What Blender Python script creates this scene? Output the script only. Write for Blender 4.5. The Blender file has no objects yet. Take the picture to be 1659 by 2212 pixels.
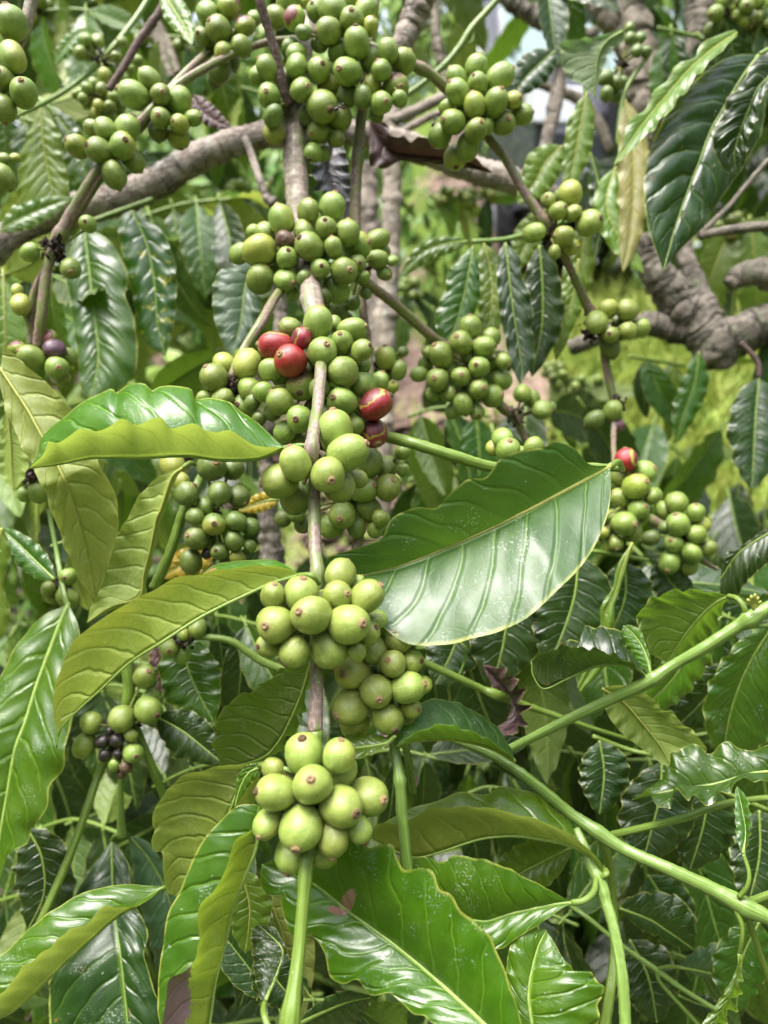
import bpy, math, random
import numpy as np
from mathutils import Vector, Matrix, Quaternion
random.seed(7); rng = np.random.default_rng(7)
S = bpy.context.scene
COL = S.collection

# ------------------------------------------------------------------ camera frame
PITCH = math.radians(15); CAM = np.array([0., 0., 1.30])
FW = np.array([0, math.cos(PITCH), -math.sin(PITCH)]); RT = np.array([1., 0, 0]); UP = np.array([0, math.sin(PITCH), math.cos(PITCH)])
def P(x, y, d):
    """point seen at (x, y) of a 1659 x 2212 picture, d metres deep"""
    return CAM + d * (FW + (x - 829.5) / 1659 * RT + (1106 - y) / 1659 * UP)

# ------------------------------------------------------------------ materials
def newmat(name):
    m = bpy.data.materials.new(name); m.use_nodes = True
    nt = m.node_tree; nt.nodes.clear()
    return m, nt
class N:
    def __init__(s, nt): s.nt = nt
    def n(s, t, **k):
        nd = s.nt.nodes.new(t)
        for a, b in k.items(): setattr(nd, a, b)
        return nd
    def put(s, sock, v):
        if isinstance(v, bpy.types.NodeSocket): s.nt.links.new(v, sock)
        elif isinstance(v, (tuple, list)) and len(v) == 3 and sock.type == 'RGBA': sock.default_value = (*v, 1)
        else: sock.default_value = v
    def m(s, op, a, b=0.0, c=None, clamp=False):
        nd = s.n('ShaderNodeMath', operation=op, use_clamp=clamp)
        s.put(nd.inputs[0], a); s.put(nd.inputs[1], b)
        if c is not None: s.put(nd.inputs[2], c)
        return nd.outputs[0]
    def ramp(s, v, lo, hi, a=0.0, b=1.0):
        nd = s.n('ShaderNodeMapRange', interpolation_type='SMOOTHSTEP')
        s.put(nd.inputs[0], v)
        for i, q in enumerate((lo, hi, a, b)): s.put(nd.inputs[i + 1], q)
        return nd.outputs[0]
    def mix(s, f, a, b, blend='MIX'):
        nd = s.n('ShaderNodeMix', data_type='RGBA', blend_type=blend)
        s.put(nd.inputs[0], f); s.put(nd.inputs[6], a); s.put(nd.inputs[7], b)
        return nd.outputs[2]
    def noise(s, vec, scale, detail=3, rough=.5, dist=0):
        nd = s.n('ShaderNodeTexNoise')
        if vec is not None: s.put(nd.inputs['Vector'], vec)
        nd.inputs['Scale'].default_value = scale; nd.inputs['Detail'].default_value = detail
        nd.inputs['Roughness'].default_value = rough; nd.inputs['Distortion'].default_value = dist
        return nd.outputs[0]
    def vmul(s, v, k):
        nd = s.n('ShaderNodeVectorMath', operation='MULTIPLY'); s.put(nd.inputs[0], v); nd.inputs[1].default_value = k
        return nd.outputs[0]
    def vadd(s, v, w):
        nd = s.n('ShaderNodeVectorMath', operation='ADD'); s.put(nd.inputs[0], v); s.put(nd.inputs[1], w)
        return nd.outputs[0]
    def bump(s, h, strength, dist):
        nd = s.n('ShaderNodeBump'); s.put(nd.inputs['Height'], h)
        nd.inputs['Strength'].default_value = strength; nd.inputs['Distance'].default_value = dist
        return nd.outputs[0]
    def bsdf(s, col, rough, bump=None, spec=.5, **k):
        nd = s.n('ShaderNodeBsdfPrincipled'); s.put(nd.inputs['Base Color'], col); s.put(nd.inputs['Roughness'], rough)
        s.put(nd.inputs['Specular IOR Level'], spec)
        if bump is not None: s.put(nd.inputs['Normal'], bump)
        for a, b in k.items(): s.put(nd.inputs[a.replace('_', ' ')], b)
        return nd.outputs[0]
    def out(s, sh):
        o = s.n('ShaderNodeOutputMaterial'); s.put(o.inputs[0], sh)

def leaf_mat(name, top, top2, under, trans, nv=9, rough=.3, spots=(), rust=0.0, tmix=.3, dust=.25, damage=0.0, coat=.35, mottled=0.0):
    m, nt = newmat(name); g = N(nt)
    uv = g.n('ShaderNodeTexCoord').outputs['UV']; oi = g.n('ShaderNodeObjectInfo').outputs['Random']
    geo = g.n('ShaderNodeNewGeometry'); back = geo.outputs['Backfacing']
    sp = g.n('ShaderNodeSeparateXYZ'); g.put(sp.inputs[0], uv)
    u, vv = sp.outputs[0], sp.outputs[1]
    V0 = g.m('MULTIPLY_ADD', vv, 2.0, -1.0); V = g.m('ABSOLUTE', V0)
    side = g.m('GREATER_THAN', V0, 0.0)
    wob = g.noise(g.vmul(uv, (6, 3, 1)), 1.0, 2)
    q = g.m('MULTIPLY', u, float(nv))
    q = g.m('SUBTRACT', q, g.m('MULTIPLY', g.m('ADD', g.m('MULTIPLY', V, .9), g.m('MULTIPLY', g.m('MULTIPLY', V, V), .75)), 1.0))
    q = g.m('ADD', q, g.m('MULTIPLY', side, .37)); q = g.m('ADD', q, g.m('MULTIPLY', wob, .45 if name == 'leaf_glossy_big' else .8)); q = g.m('ADD', q, 3.0)
    tri = g.m('ABSOLUTE', g.m('SUBTRACT', g.m('FRACT', q), .5))          # 0.5 on a vein
    vein = g.m('MULTIPLY', g.ramp(tri, .462, .497), g.ramp(V, .8, .97, 1, 0))
    midr = g.ramp(V, .02, .055, 1, 0)
    vor = g.n('ShaderNodeTexVoronoi', feature='DISTANCE_TO_EDGE')
    g.put(vor.inputs['Vector'], g.vadd(g.vmul(uv, (30, 13, 1)), g.vmul(g.n('ShaderNodeTexNoise').outputs[1], (.6, .6, 0)))); vor.inputs['Scale'].default_value = 1
    net = g.ramp(vor.outputs[0], .0, .09, 1, 0)
    edge = g.m('MULTIPLY', g.ramp(V, .95, .99), g.ramp(g.noise(g.vmul(uv, (14, 1, 1)), 1, 3), .35, .6, .25, 1))
    obn = g.noise(g.n('ShaderNodeTexCoord').outputs['Object'], 45, 4, .6)
    shade = g.ramp(obn, .35, .65)
    c = g.mix(shade, top, top2)
    c = g.mix(g.m('MULTIPLY', g.m('MAXIMUM', vein, midr), .6), c, tuple(min(1, t * 2.2 + .06 * (i != 2)) for i, t in enumerate(top2)))
    c = g.mix(g.m('MULTIPLY', net, .12), c, tuple(t * 1.6 for t in top2))
    ub = g.mix(shade, under, tuple(t * .8 for t in under))
    ub = g.mix(g.m('MULTIPLY', net, .55), ub, tuple(t * .55 for t in under))
    ub = g.mix(g.m('MAXIMUM', vein, midr), ub, tuple(min(1, t * 1.35 + .05) for t in under))
    c = g.mix(back, c, ub)
    c = g.mix(g.m('MULTIPLY', edge, .7), c, (.48, .5, .10))
    if mottled:
        mo = g.ramp(g.noise(g.n('ShaderNodeTexCoord').outputs['Object'], 160, 2, .5), .6, .68)
        c = g.mix(g.m('MULTIPLY', mo, mottled), c, (.42, .42, .04))
    fine = g.noise(g.n('ShaderNodeTexCoord').outputs['Object'], 1100, 2, .6)
    blot = g.noise(g.n('ShaderNodeTexCoord').outputs['Object'], 60, 3, .6)
    d = g.m('MULTIPLY', g.ramp(fine, .54, .68), g.ramp(blot, .53, .64))
    d2 = g.ramp(g.noise(g.n('ShaderNodeTexCoord').outputs['Object'], 330, 1, .5), .775, .80)
    d = g.m('MAXIMUM', d, d2)
    c = g.mix(g.m('MULTIPLY', d, dust * 1.7, clamp=True), c, (.62, .68, .60))
    wl = None
    def spotmask(su, sv, ru, rv):
        du = g.m('DIVIDE', g.m('SUBTRACT', u, su), ru); dv = g.m('DIVIDE', g.m('SUBTRACT', V0, sv), rv)
        r = g.m('ADD', g.m('MULTIPLY', du, du), g.m('MULTIPLY', dv, dv))
        r = g.m('ADD', r, g.m('MULTIPLY', g.m('SUBTRACT', g.noise(g.vmul(uv, (60, 25, 1)), 1, 4, .7), .5), 1.6))
        return g.ramp(r, .8, 1.0, 1, 0)
    for su, sv, ru, rv, colr in spots:
        k = spotmask(su, sv, ru, rv); c = g.mix(k, c, colr); wl = k if wl is None else g.m('MAXIMUM', wl, k)
    if rust:
        rn = g.ramp(g.noise(g.vmul(uv, (11, 7, 1)), 1, 5, .75), .66 - .1 * rust, .74 - .08 * rust)
        c = g.mix(g.m('MULTIPLY', rn, .8), c, (.30, .13, .05))
    hs = g.n('ShaderNodeHueSaturation'); g.put(hs.inputs['Color'], c)
    g.put(hs.inputs['Hue'], g.m('MULTIPLY_ADD', oi, .03, .487)); g.put(hs.inputs['Value'], g.m('MULTIPLY_ADD', oi, .45, .78))
    c = hs.outputs[0]
    # relief: grooves on the veins, blistered between them
    h = g.m('MULTIPLY', g.m('MAXIMUM', g.ramp(tri, .36, .5), g.ramp(V, 0, .09, 1, 0)), -1.0)
    h = g.m('ADD', h, g.m('MULTIPLY', net, -.05)); h = g.m('ADD', h, g.m('MULTIPLY', obn, .5))
    sgn = g.m('MULTIPLY_ADD', back, -2.0, 1.0)
    bm = g.bump(g.m('MULTIPLY', h, sgn), .5, .0012)
    rg = g.m('MULTIPLY_ADD', obn, .22, rough - .11)
    rg = g.m('ADD', rg, g.m('MULTIPLY', back, .22)); rg = g.m('ADD', rg, g.m('MULTIPLY', d, .3))
    if wl is not None: rg = g.m('ADD', rg, g.m('MULTIPLY', wl, .3))
    pb = g.bsdf(c, rg, bm, .6, Coat_Weight=g.m('MULTIPLY_ADD', back, -coat * .8, coat), Coat_Roughness=g.ramp(obn, .3, .7, rough * .5, rough * 1.5))
    tr = g.n('ShaderNodeBsdfTranslucent'); g.put(tr.inputs[0], g.mix(g.m('MAXIMUM', vein, midr), trans, tuple(t * .6 for t in trans)))
    mx = g.n('ShaderNodeMixShader')
    f = tmix
    if wl is not None: f = g.m('MULTIPLY', g.m('SUBTRACT', 1.0, wl), tmix)
    g.put(mx.inputs[0], f); g.put(mx.inputs[1], pb); g.put(mx.inputs[2], tr.outputs[0])
    g.out(mx.outputs[0]); return m

def cherry_mat(name, a, b, streak, scar=.3, rough=.34, red=None):
    m, nt = newmat(name); g = N(nt)
    oc = g.n('ShaderNodeTexCoord').outputs['Object']; oi = g.n('ShaderNodeObjectInfo').outputs['Random']
    rr = g.n('ShaderNodeCombineXYZ'); g.put(rr.inputs[0], g.m('MULTIPLY', oi, 37.0)); g.put(rr.inputs[1], g.m('MULTIPLY', oi, 91.0))
    v = g.vadd(oc, rr.outputs[0])
    c = g.mix(g.ramp(g.noise(v, 1.3, 3), .35, .65), a, b)
    sp = g.n('ShaderNodeSeparateXYZ'); g.put(sp.inputs[0], oc)
    ang = g.m('ARCTAN2', sp.outputs[0], sp.outputs[1])
    st = g.n('ShaderNodeCombineXYZ'); g.put(st.inputs[0], g.m('SINE', ang)); g.put(st.inputs[1], g.m('COSINE', ang)); g.put(st.inputs[2], g.m('MULTIPLY_ADD', sp.outputs[2], .12, g.m('MULTIPLY', oi, 50.0)))
    sn = g.noise(st.outputs[0], 3.2, 4, .65)
    c = g.mix(g.m('MULTIPLY', g.ramp(sn, .55, .72), .55), c, streak)
    c = g.mix(g.m('MULTIPLY', g.ramp(sn, .28, .40, 1, 0), .25), c, tuple(t * .6 for t in a))
    fine = g.noise(v, 22, 2, .6)
    c = g.mix(g.m('MULTIPLY', g.ramp(fine, .5, .75), .30), c, streak); c = g.mix(g.m('MULTIPLY', g.ramp(g.noise(v, 9, 1), .72, .76), .6), c, tuple(min(1, t * 1.4 + .08) for t in streak))
    c = g.mix(g.m('MULTIPLY', g.ramp(g.noise(v, 2.2, 2), .5, .7), .35), c, tuple(t * .62 for t in a))
    if red:
        pk = g.ramp(g.m('ADD', sp.outputs[0], g.m('MULTIPLY', g.noise(v, 1.8, 3), .8)), (.88 if 'blush' not in name else .98), (1.0 if 'blush' not in name else 1.12))
        edge = g.m('MULTIPLY', pk, g.ramp(g.m('ADD', sp.outputs[0], g.m('MULTIPLY', g.noise(v, 1.8, 3), .8)), 1.0, 1.1, 1, 0))
        c = g.mix(pk, c, red); c = g.mix(edge, c, (.42, .38, .06))
    if scar:
        k = g.m('MULTIPLY', g.ramp(g.noise(v, 2.4, 4, .7), .655, .69), g.m('GREATER_THAN', oi, 1 - scar))
        c = g.mix(g.m('MULTIPLY', k, .85), c, (.20, .09, .05))
    hs = g.n('ShaderNodeHueSaturation'); g.put(hs.inputs['Color'], c)
    g.put(hs.inputs['Hue'], g.m('MULTIPLY_ADD', oi, .030, .486)); g.put(hs.inputs['Value'], g.m('MULTIPLY_ADD', oi, .42, .80))
    if not red and 'green' in name: nt.links.new(g.mix(g.m('MULTIPLY', g.ramp(g.m('ADD', oi, g.m('MULTIPLY', sp.outputs[0], .06)), .86, .92), .5), c, (.42, .36, .06)), hs.inputs['Color'])
    # a brownish stain round the calyx
    tip = g.m('MULTIPLY', g.ramp(sp.outputs[2], .88, 1.02), g.ramp(g.m('ADD', g.m('MULTIPLY', sp.outputs[0], sp.outputs[0]), g.m('MULTIPLY', sp.outputs[1], sp.outputs[1])), .06, .16, 1, 0))
    c = g.mix(g.m('MULTIPLY', tip, .65), hs.outputs[0], (.38, .31, .12))
    bm = g.bump(g.m('ADD', fine, g.m('MULTIPLY', sn, .8)), .25, .05)
    pb = g.bsdf(c, g.m('MULTIPLY_ADD', fine, .12, rough - .06), bm, .45, Subsurface_Weight=.12, Coat_Weight=.5, Coat_Roughness=.30)
    nt.nodes[-1]
    for nd in nt.nodes:
        if nd.type == 'BSDF_PRINCIPLED':
            nd.inputs['Subsurface Radius'].default_value = (.6, .8, .2); nd.inputs['Subsurface Scale'].default_value = .003
    g.out(pb); return m

def simple_mat(name, a, b, scale=40, rough=.7, bumpd=.001, stretch=(1, 1, 1), spots=None, bstr=.6, **k):
    m, nt = newmat(name); g = N(nt)
    oc = g.vmul(g.n('ShaderNodeTexCoord').outputs['Object'], stretch)
    n1 = g.noise(oc, scale, 5, .65); n2 = g.noise(oc, scale * 5, 3, .6)
    c = g.mix(g.ramp(n1, .35, .65), a, b); c = g.mix(g.m('MULTIPLY', g.ramp(n2, .55, .7), .4), c, tuple(t * .45 for t in a))
    if spots: c = g.mix(g.ramp(g.noise(oc, scale * 2.1, 2, .5), .62, .68), c, spots)
    g.out(g.bsdf(c, rough, g.bump(g.m('ADD', n1, g.m('MULTIPLY', n2, .5)), bstr, bumpd), .4, **k)); return m

def stem_mat(name, green, brown, amount, scale=60, rough=.45):
    """green shoot with brown corky streaks running along it; UV x goes round, y along (metres)"""
    m, nt = newmat(name); g = N(nt)
    uv = g.n('ShaderNodeTexCoord').outputs['UV']
    n1 = g.noise(g.vmul(uv, (2.6, 45, 1)), 1, 5, .65); n2 = g.noise(g.vmul(uv, (10, 420, 1)), 1, 3, .6)
    n3 = g.noise(g.vmul(uv, (9, 30, 1)), 1, 4, .6)
    c = g.mix(g.ramp(n3, .4, .65), green, tuple(min(1, t * 1.35 + .02) for t in green))
    f = g.ramp(n1, .62 - amount * .5, .70 - amount * .45)
    bc = g.mix(g.ramp(n2, .4, .65), brown, tuple(min(1, t * 1.7 + .03) for t in brown))
    c = g.mix(f, c, bc); gv = g.ramp(g.noise(g.vmul(uv, (18, 6, 1)), 1, 2), .40, .62); c = g.mix(g.m('MULTIPLY', gv, .22), c, tuple(t * .45 for t in green))
    c = g.mix(g.ramp(g.noise(g.vmul(uv, (25, 800, 1)), 1, 1), .74, .77), c, (.6, .56, .5))
    h = g.m('ADD', g.m('MULTIPLY', n2, .5), g.m('ADD', n1, g.m('MULTIPLY', n3, .6)))
    g.out(g.bsdf(c, g.m('MULTIPLY_ADD', f, .25, rough), g.bump(g.m('ADD', g.m('MULTIPLY', h, .6), g.m('MULTIPLY', gv, -.6)), .35, .0008), .5, Coat_Weight=.2)); return m

def bark_mat(name, a, b, dark, lichen=(.45, .45, .40), cracks=.6):
    m, nt = newmat(name); g = N(nt)
    uv = g.n('ShaderNodeTexCoord').outputs['UV']; oc = g.n('ShaderNodeTexCoord').outputs['Object']
    n1 = g.noise(g.vmul(uv, (8, 45, 1)), 1, 6, .7); n2 = g.noise(oc, 190, 4, .7); n3 = g.noise(oc, 28, 3, .6)
    vor = g.n('ShaderNodeTexVoronoi', feature='DISTANCE_TO_EDGE'); g.put(vor.inputs['Vector'], g.vadd(g.vmul(uv, (16, 60, 1)), g.vmul(g.n('ShaderNodeTexNoise').outputs[1], (2.5, 2.5, 0)))); vor.inputs['Scale'].default_value = 1
    cr = g.m('MULTIPLY', g.ramp(vor.outputs[0], 0, .10, 1, 0), g.ramp(n3, .42, .6))
    c = g.mix(g.ramp(n1, .35, .65), a, b); c = g.mix(g.ramp(n3, .45, .7), c, tuple(t * .6 for t in a))
    c = g.mix(g.m('MULTIPLY', g.ramp(n2, .55, .72), .8), c, dark); c = g.mix(g.m('MULTIPLY', cr, cracks), c, dark)
    c = g.mix(g.m('MULTIPLY', g.ramp(g.noise(oc, 55, 4, .6), .58, .68), .8), c, lichen)
    h = g.m('SUBTRACT', g.m('ADD', g.m('ADD', n1, g.m('MULTIPLY', n3, 1.2)), n2), g.m('MULTIPLY', cr, cracks))
    g.out(g.bsdf(c, .85, g.bump(h, .9, .0024), .3)); return m

M = {}
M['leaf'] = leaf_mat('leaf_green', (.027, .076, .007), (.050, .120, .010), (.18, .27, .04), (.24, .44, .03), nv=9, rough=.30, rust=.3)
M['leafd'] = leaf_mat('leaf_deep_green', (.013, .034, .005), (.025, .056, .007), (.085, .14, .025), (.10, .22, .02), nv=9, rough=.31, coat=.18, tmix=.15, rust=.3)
M['leafb'] = leaf_mat('leaf_fresh_green', (.048, .130, .006), (.082, .180, .009), (.28, .34, .06), (.38, .48, .07), nv=8, rough=.27, tmix=.38, rust=.1)
M['leafy'] = leaf_mat('leaf_yellow_green', (.09, .17, .015), (.14, .22, .02), (.30, .37, .07), (.42, .51, .09), nv=10, rough=.36, tmix=.36)
M['leafo'] = leaf_mat('leaf_yellow', (.22, .20, .05), (.28, .24, .06), (.24, .22, .08), (.34, .30, .06), nv=9, rough=.45, tmix=.35, rust=.5)
M['leafg'] = leaf_mat('leaf_grey_green', (.055, .12, .055), (.09, .16, .08), (.26, .34, .17), (.2, .36, .1), nv=8, rough=.42, dust=.4)
M['leafm'] = leaf_mat('leaf_mottled', (.012, .060, .008), (.024, .085, .010), (.13, .21, .04), (.2, .4, .03), nv=8, mottled=.8, tmix=.28)
M['leafbig'] = leaf_mat('leaf_glossy_big', (.026, .080, .008), (.045, .110, .012), (.25, .33, .06), (.20, .42, .03), nv=9, rough=.44, tmix=.24, dust=.35, coat=.55)
M['leafbite'] = leaf_mat('leaf_with_brown_scab', (.034, .122, .005), (.060, .175, .007), (.25, .34, .05), (.30, .55, .03), nv=9, rough=.24, tmix=.30,
    spots=[(.70, .10, .022, .30, (.42, .25, .17)), (.715, -.16, .026, .10, (.27, .12, .05))])
M['leafrust'] = leaf_mat('leaf_underside_rusty', (.05, .16, .015), (.09, .2, .02), (.38, .43, .07), (.50, .56, .07), nv=11, rough=.34, tmix=.36,
    spots=[(.30, .80, .05, .14, (.30, .15, .08)), (.40, .78, .09, .10, (.34, .26, .09))])
M['leafburn'] = leaf_mat('leaf_with_withered_margin', (.034, .105, .007), (.06, .150, .010), (.38, .45, .055), (.42, .58, .05), nv=10, rough=.30, tmix=.32,
    spots=[(.72, -.85, .17, .55, (.30, .18, .20))])
M['dead'] = leaf_mat('leaf_dead', (.050, .022, .024), (.10, .045, .045), (.085, .040, .042), (.10, .04, .03), nv=7, rough=.55, tmix=.06, dust=.1)
M['deadg'] = leaf_mat('leaf_dead_grey', (.05, .05, .06), (.09, .09, .10), (.06, .055, .065), (.05, .04, .04), nv=7, rough=.40, tmix=.04, dust=.1)
M['cpale'] = cherry_mat('cherry_pale_green', (.25, .335, .055), (.33, .405, .085), (.48, .52, .20), scar=.08)
M['cmid'] = cherry_mat('cherry_green', (.190, .278, .045), (.260, .345, .065), (.42, .47, .16), scar=.25)
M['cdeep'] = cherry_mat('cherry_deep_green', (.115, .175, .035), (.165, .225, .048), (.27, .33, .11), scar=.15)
M['cred'] = cherry_mat('cherry_red', (.28, .012, .026), (.36, .030, .048), (.45, .13, .13), scar=0, rough=.26, red=(.17, .028, .034))
M['cblush'] = cherry_mat('cherry_blushed', (.25, .34, .04), (.33, .42, .06), (.46, .50, .12), scar=0, rough=.3, red=(.20, .055, .05))
M['cpurple'] = cherry_mat('cherry_purple', (.10, .045, .07), (.16, .07, .10), (.22, .13, .16), scar=0, rough=.35)
M['cblack'] = cherry_mat('cherry_dried_black', (.012, .009, .010), (.03, .02, .022), (.05, .04, .04), scar=0, rough=.5)
M['cbrown'] = cherry_mat('cherry_dried_brown', (.09, .045, .03), (.14, .08, .05), (.2, .12, .08), scar=0, rough=.7)
M['crust'] = cherry_mat('cherry_corky', (.21, .31, .04), (.27, .37, .06), (.4, .45, .12), scar=0, rough=.45, red=(.24, .16, .09))
M['calyx'] = simple_mat('calyx_tan', (.36, .22, .11), (.48, .34, .18), 3, .7, .02)
M['calyxd'] = simple_mat('calyx_dark', (.10, .06, .035), (.2, .13, .07), 3, .8, .02)
M['node'] = simple_mat('dried_flower_remains', (.018, .012, .010), (.06, .04, .032), 300, .9, .0006)
M['ped'] = simple_mat('fruit_stalk', (.20, .26, .05), (.16, .13, .05), 200, .6, .0004)
M['sgreen'] = stem_mat('shoot_green', (.14, .22, .028), (.15, .09, .05), .02)
M['spale'] = stem_mat('shoot_pale_green', (.17, .27, .055), (.22, .16, .09), -.05, rough=.30)
M['smix'] = stem_mat('shoot_green_and_brown', (.15, .18, .045), (.19, .12, .10), .34)
M['sbrown'] = stem_mat('shoot_brown', (.20, .20, .07), (.21, .135, .11), .62)
M['spink'] = stem_mat('stem_green_and_mauve', (.16, .205, .055), (.22, .150, .135), .36, rough=.42)
M['leafv'] = leaf_mat('leaf_bright_yellow', (.46, .34, .02), (.52, .40, .04), (.46, .34, .03), (.6, .42, .02), nv=8, rough=.4, rust=.8)
M['stwig'] = stem_mat('twig_dark', (.10, .10, .05), (.10, .062, .055), .7, rough=.65)
M['sgrey'] = stem_mat('stem_grey_bark', (.20, .23, .10), (.235, .185, .155), .44, rough=.5)
M['bark'] = bark_mat('bark_brown', (.31, .255, .215), (.45, .39, .335), (.06, .042, .035))
M['barkp'] = bark_mat('bark_pale', (.34, .28, .23), (.48, .42, .35), (.10, .07, .06), cracks=.35)
M['barkd'] = bark_mat('bark_dark', (.17, .145, .12), (.30, .265, .22), (.03, .022, .017), (.24, .26, .17))
M['rib'] = simple_mat('midrib', (.20, .30, .06), (.26, .36, .08), 200, .45, .0003)
M['riby'] = simple_mat('midrib_yellow', (.28, .30, .06), (.34, .37, .08), 200, .45, .0003)
M['ribd'] = simple_mat('midrib_dead', (.08, .04, .035), (.12, .06, .05), 200, .6, .0003)
RIB = {'dead': 'ribd', 'deadg': 'ribd', 'leafy': 'riby', 'leafo': 'riby', 'leafbig': 'riby'}

# ------------------------------------------------------------------ objects
def mesh(name, V, F, mats, uv=None, mi=None, smooth=True):
    me = bpy.data.meshes.new(name); me.from_pydata([tuple(map(float, v)) for v in V], [], [tuple(map(int, f)) for f in F])
    for m in mats: me.materials.append(M[m] if isinstance(m, str) else m)
    if uv is not None:
        lay = me.uv_layers.new(name='UVMap'); li = np.empty(len(me.loops), int); me.loops.foreach_get('vertex_index', li)
        uv = np.asarray(uv, float)
        lay.data.foreach_set('uv', (uv[li] if len(uv) != len(me.loops) else uv).ravel())
    if mi is not None: me.polygons.foreach_set('material_index', np.asarray(mi, np.int32))
    me.polygons.foreach_set('use_smooth', [smooth] * len(me.polygons)); me.update(); return me
def link(name, data, parent=None, loc=None):
    o = bpy.data.objects.new(name, data); COL.objects.link(o)
    if parent is not None: o.parent = parent
    if loc is not None: o.location = loc
    return o
def wpos(o):
    p = np.array(o.location)
    while o.parent is not None: o = o.parent; p = p + np.array(o.location)
    return p
def put(name, V, F, mats, parent=None, origin=None, **k):
    """mesh object from world-space vertices, origin at its own base"""
    V = np.asarray(V, float); origin = V[0] if origin is None else np.asarray(origin)
    me = mesh(name, V - origin, F, mats, **k)
    return link(name, me, parent, origin - (wpos(parent) if parent else 0))
def tag(o, label, cat, group=None, kind=None):
    o['label'] = label; o['category'] = cat
    if group: o['group'] = group
    if kind: o['kind'] = kind
    return o
def thing(name, label, cat, loc, group=None): return tag(link(name, None, None, loc), label, cat, group)

def spline(pts, n):
    """Catmull-Rom through pts (any dimension), n samples evenly spaced along it"""
    p = np.asarray(pts, float)
    if len(p) == 2:
        t = np.linspace(0, 1, n)[:, None]; return p[0] * (1 - t) + p[1] * t
    q = np.vstack([2 * p[0] - p[1], p, 2 * p[-1] - p[-2]]); out = []
    for i in range(len(p) - 1):
        a, b, c, d = q[i:i + 4]
        for t in np.linspace(0, 1, 13)[:-1]:
            out.append(.5 * ((2 * b) + (c - a) * t + (2 * a - 5 * b + 4 * c - d) * t * t + (3 * b - a - 3 * c + d) * t ** 3))
    out.append(p[-1]); out = np.array(out)
    L = np.r_[0, np.cumsum(np.linalg.norm(np.diff(out[:, :2] if out.shape[1] > 3 else out, axis=0), axis=1))]
    s = np.linspace(0, L[-1], n)
    return np.stack([np.interp(s, L, out[:, k]) for k in range(out.shape[1])], 1)
def nrm(v): return v / (np.linalg.norm(v) + 1e-12)

def tube(C, R, seg=12, rough=0.0, nodes=(), seed=0, ridge=0.0):
    """C n x 3 centre line, R n radii -> V, F, uv"""
    r = np.random.default_rng(seed); C = np.asarray(C); n = len(C); R = np.array(R, float).copy()
    for c, amp, w in nodes: R *= 1 + amp * np.exp(-((np.arange(n) - c * n) / (w * n)) ** 2)
    T = np.gradient(C, axis=0); T /= np.linalg.norm(T, axis=1)[:, None] + 1e-12
    a = nrm(np.cross(T[0], (0.3, .9, .2))); V = []; uv = []; L = np.r_[0, np.cumsum(np.linalg.norm(np.diff(C, axis=0), axis=1))]
    lump = r.normal(0, 1, (n, seg)) * rough
    for k in range(2): lump = (lump + np.roll(lump, 1, 1) + np.roll(lump, -1, 1)) / 2; 
    for i in range(n):
        a = nrm(a - T[i] * np.dot(a, T[i])); b = np.cross(T[i], a)
        for j in range(seg):
            th = 2 * math.pi * j / seg
            rr = R[i] * (1 + lump[i, j] + ridge * math.cos(2 * th))
            V.append(C[i] + rr * (math.cos(th) * a + math.sin(th) * b)); uv.append((j / seg if j <= seg / 2 else 1 - j / seg, L[i]))
    F = [(i * seg + j, i * seg + (j + 1) % seg, (i + 1) * seg + (j + 1) % seg, (i + 1) * seg + j) for i in range(n - 1) for j in range(seg)]
    V += [C[0], C[-1]]; uv += [(0, 0), (0, L[-1])]; k = len(V)
    F += [(k - 2, (j + 1) % seg, j) for j in range(seg)] + [(k - 1, (n - 1) * seg + j, (n - 1) * seg + (j + 1) % seg) for j in range(seg)]
    return V, F, uv
SEED = [0]
def stem(parent, pts, mat, name='stem', n=None, rough=.03, nodes=(), seg=14, ridge=0.0, wob=0.0):
    """pts: (x, y, depth, radius in px)"""
    SEED[0] += 1
    s = spline(pts, n or max(16, 9 * len(pts)))
    C = np.array([P(*q[:3]) for q in s]); R = s[:, 3] * s[:, 2] / 1659
    if wob:
        r = np.random.default_rng(SEED[0]); w = r.normal(0, 1, (len(C), 3)); 
        for _ in range(2): w[1:-1] = (w[:-2] + w[1:-1] + w[2:]) / 3
        C = C + w * R[:, None] * wob
    V, F, uv = tube(C, R, seg, rough, nodes, SEED[0], ridge)
    return put(name, V, F, [mat], parent, origin=C[0], uv=uv)

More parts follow.
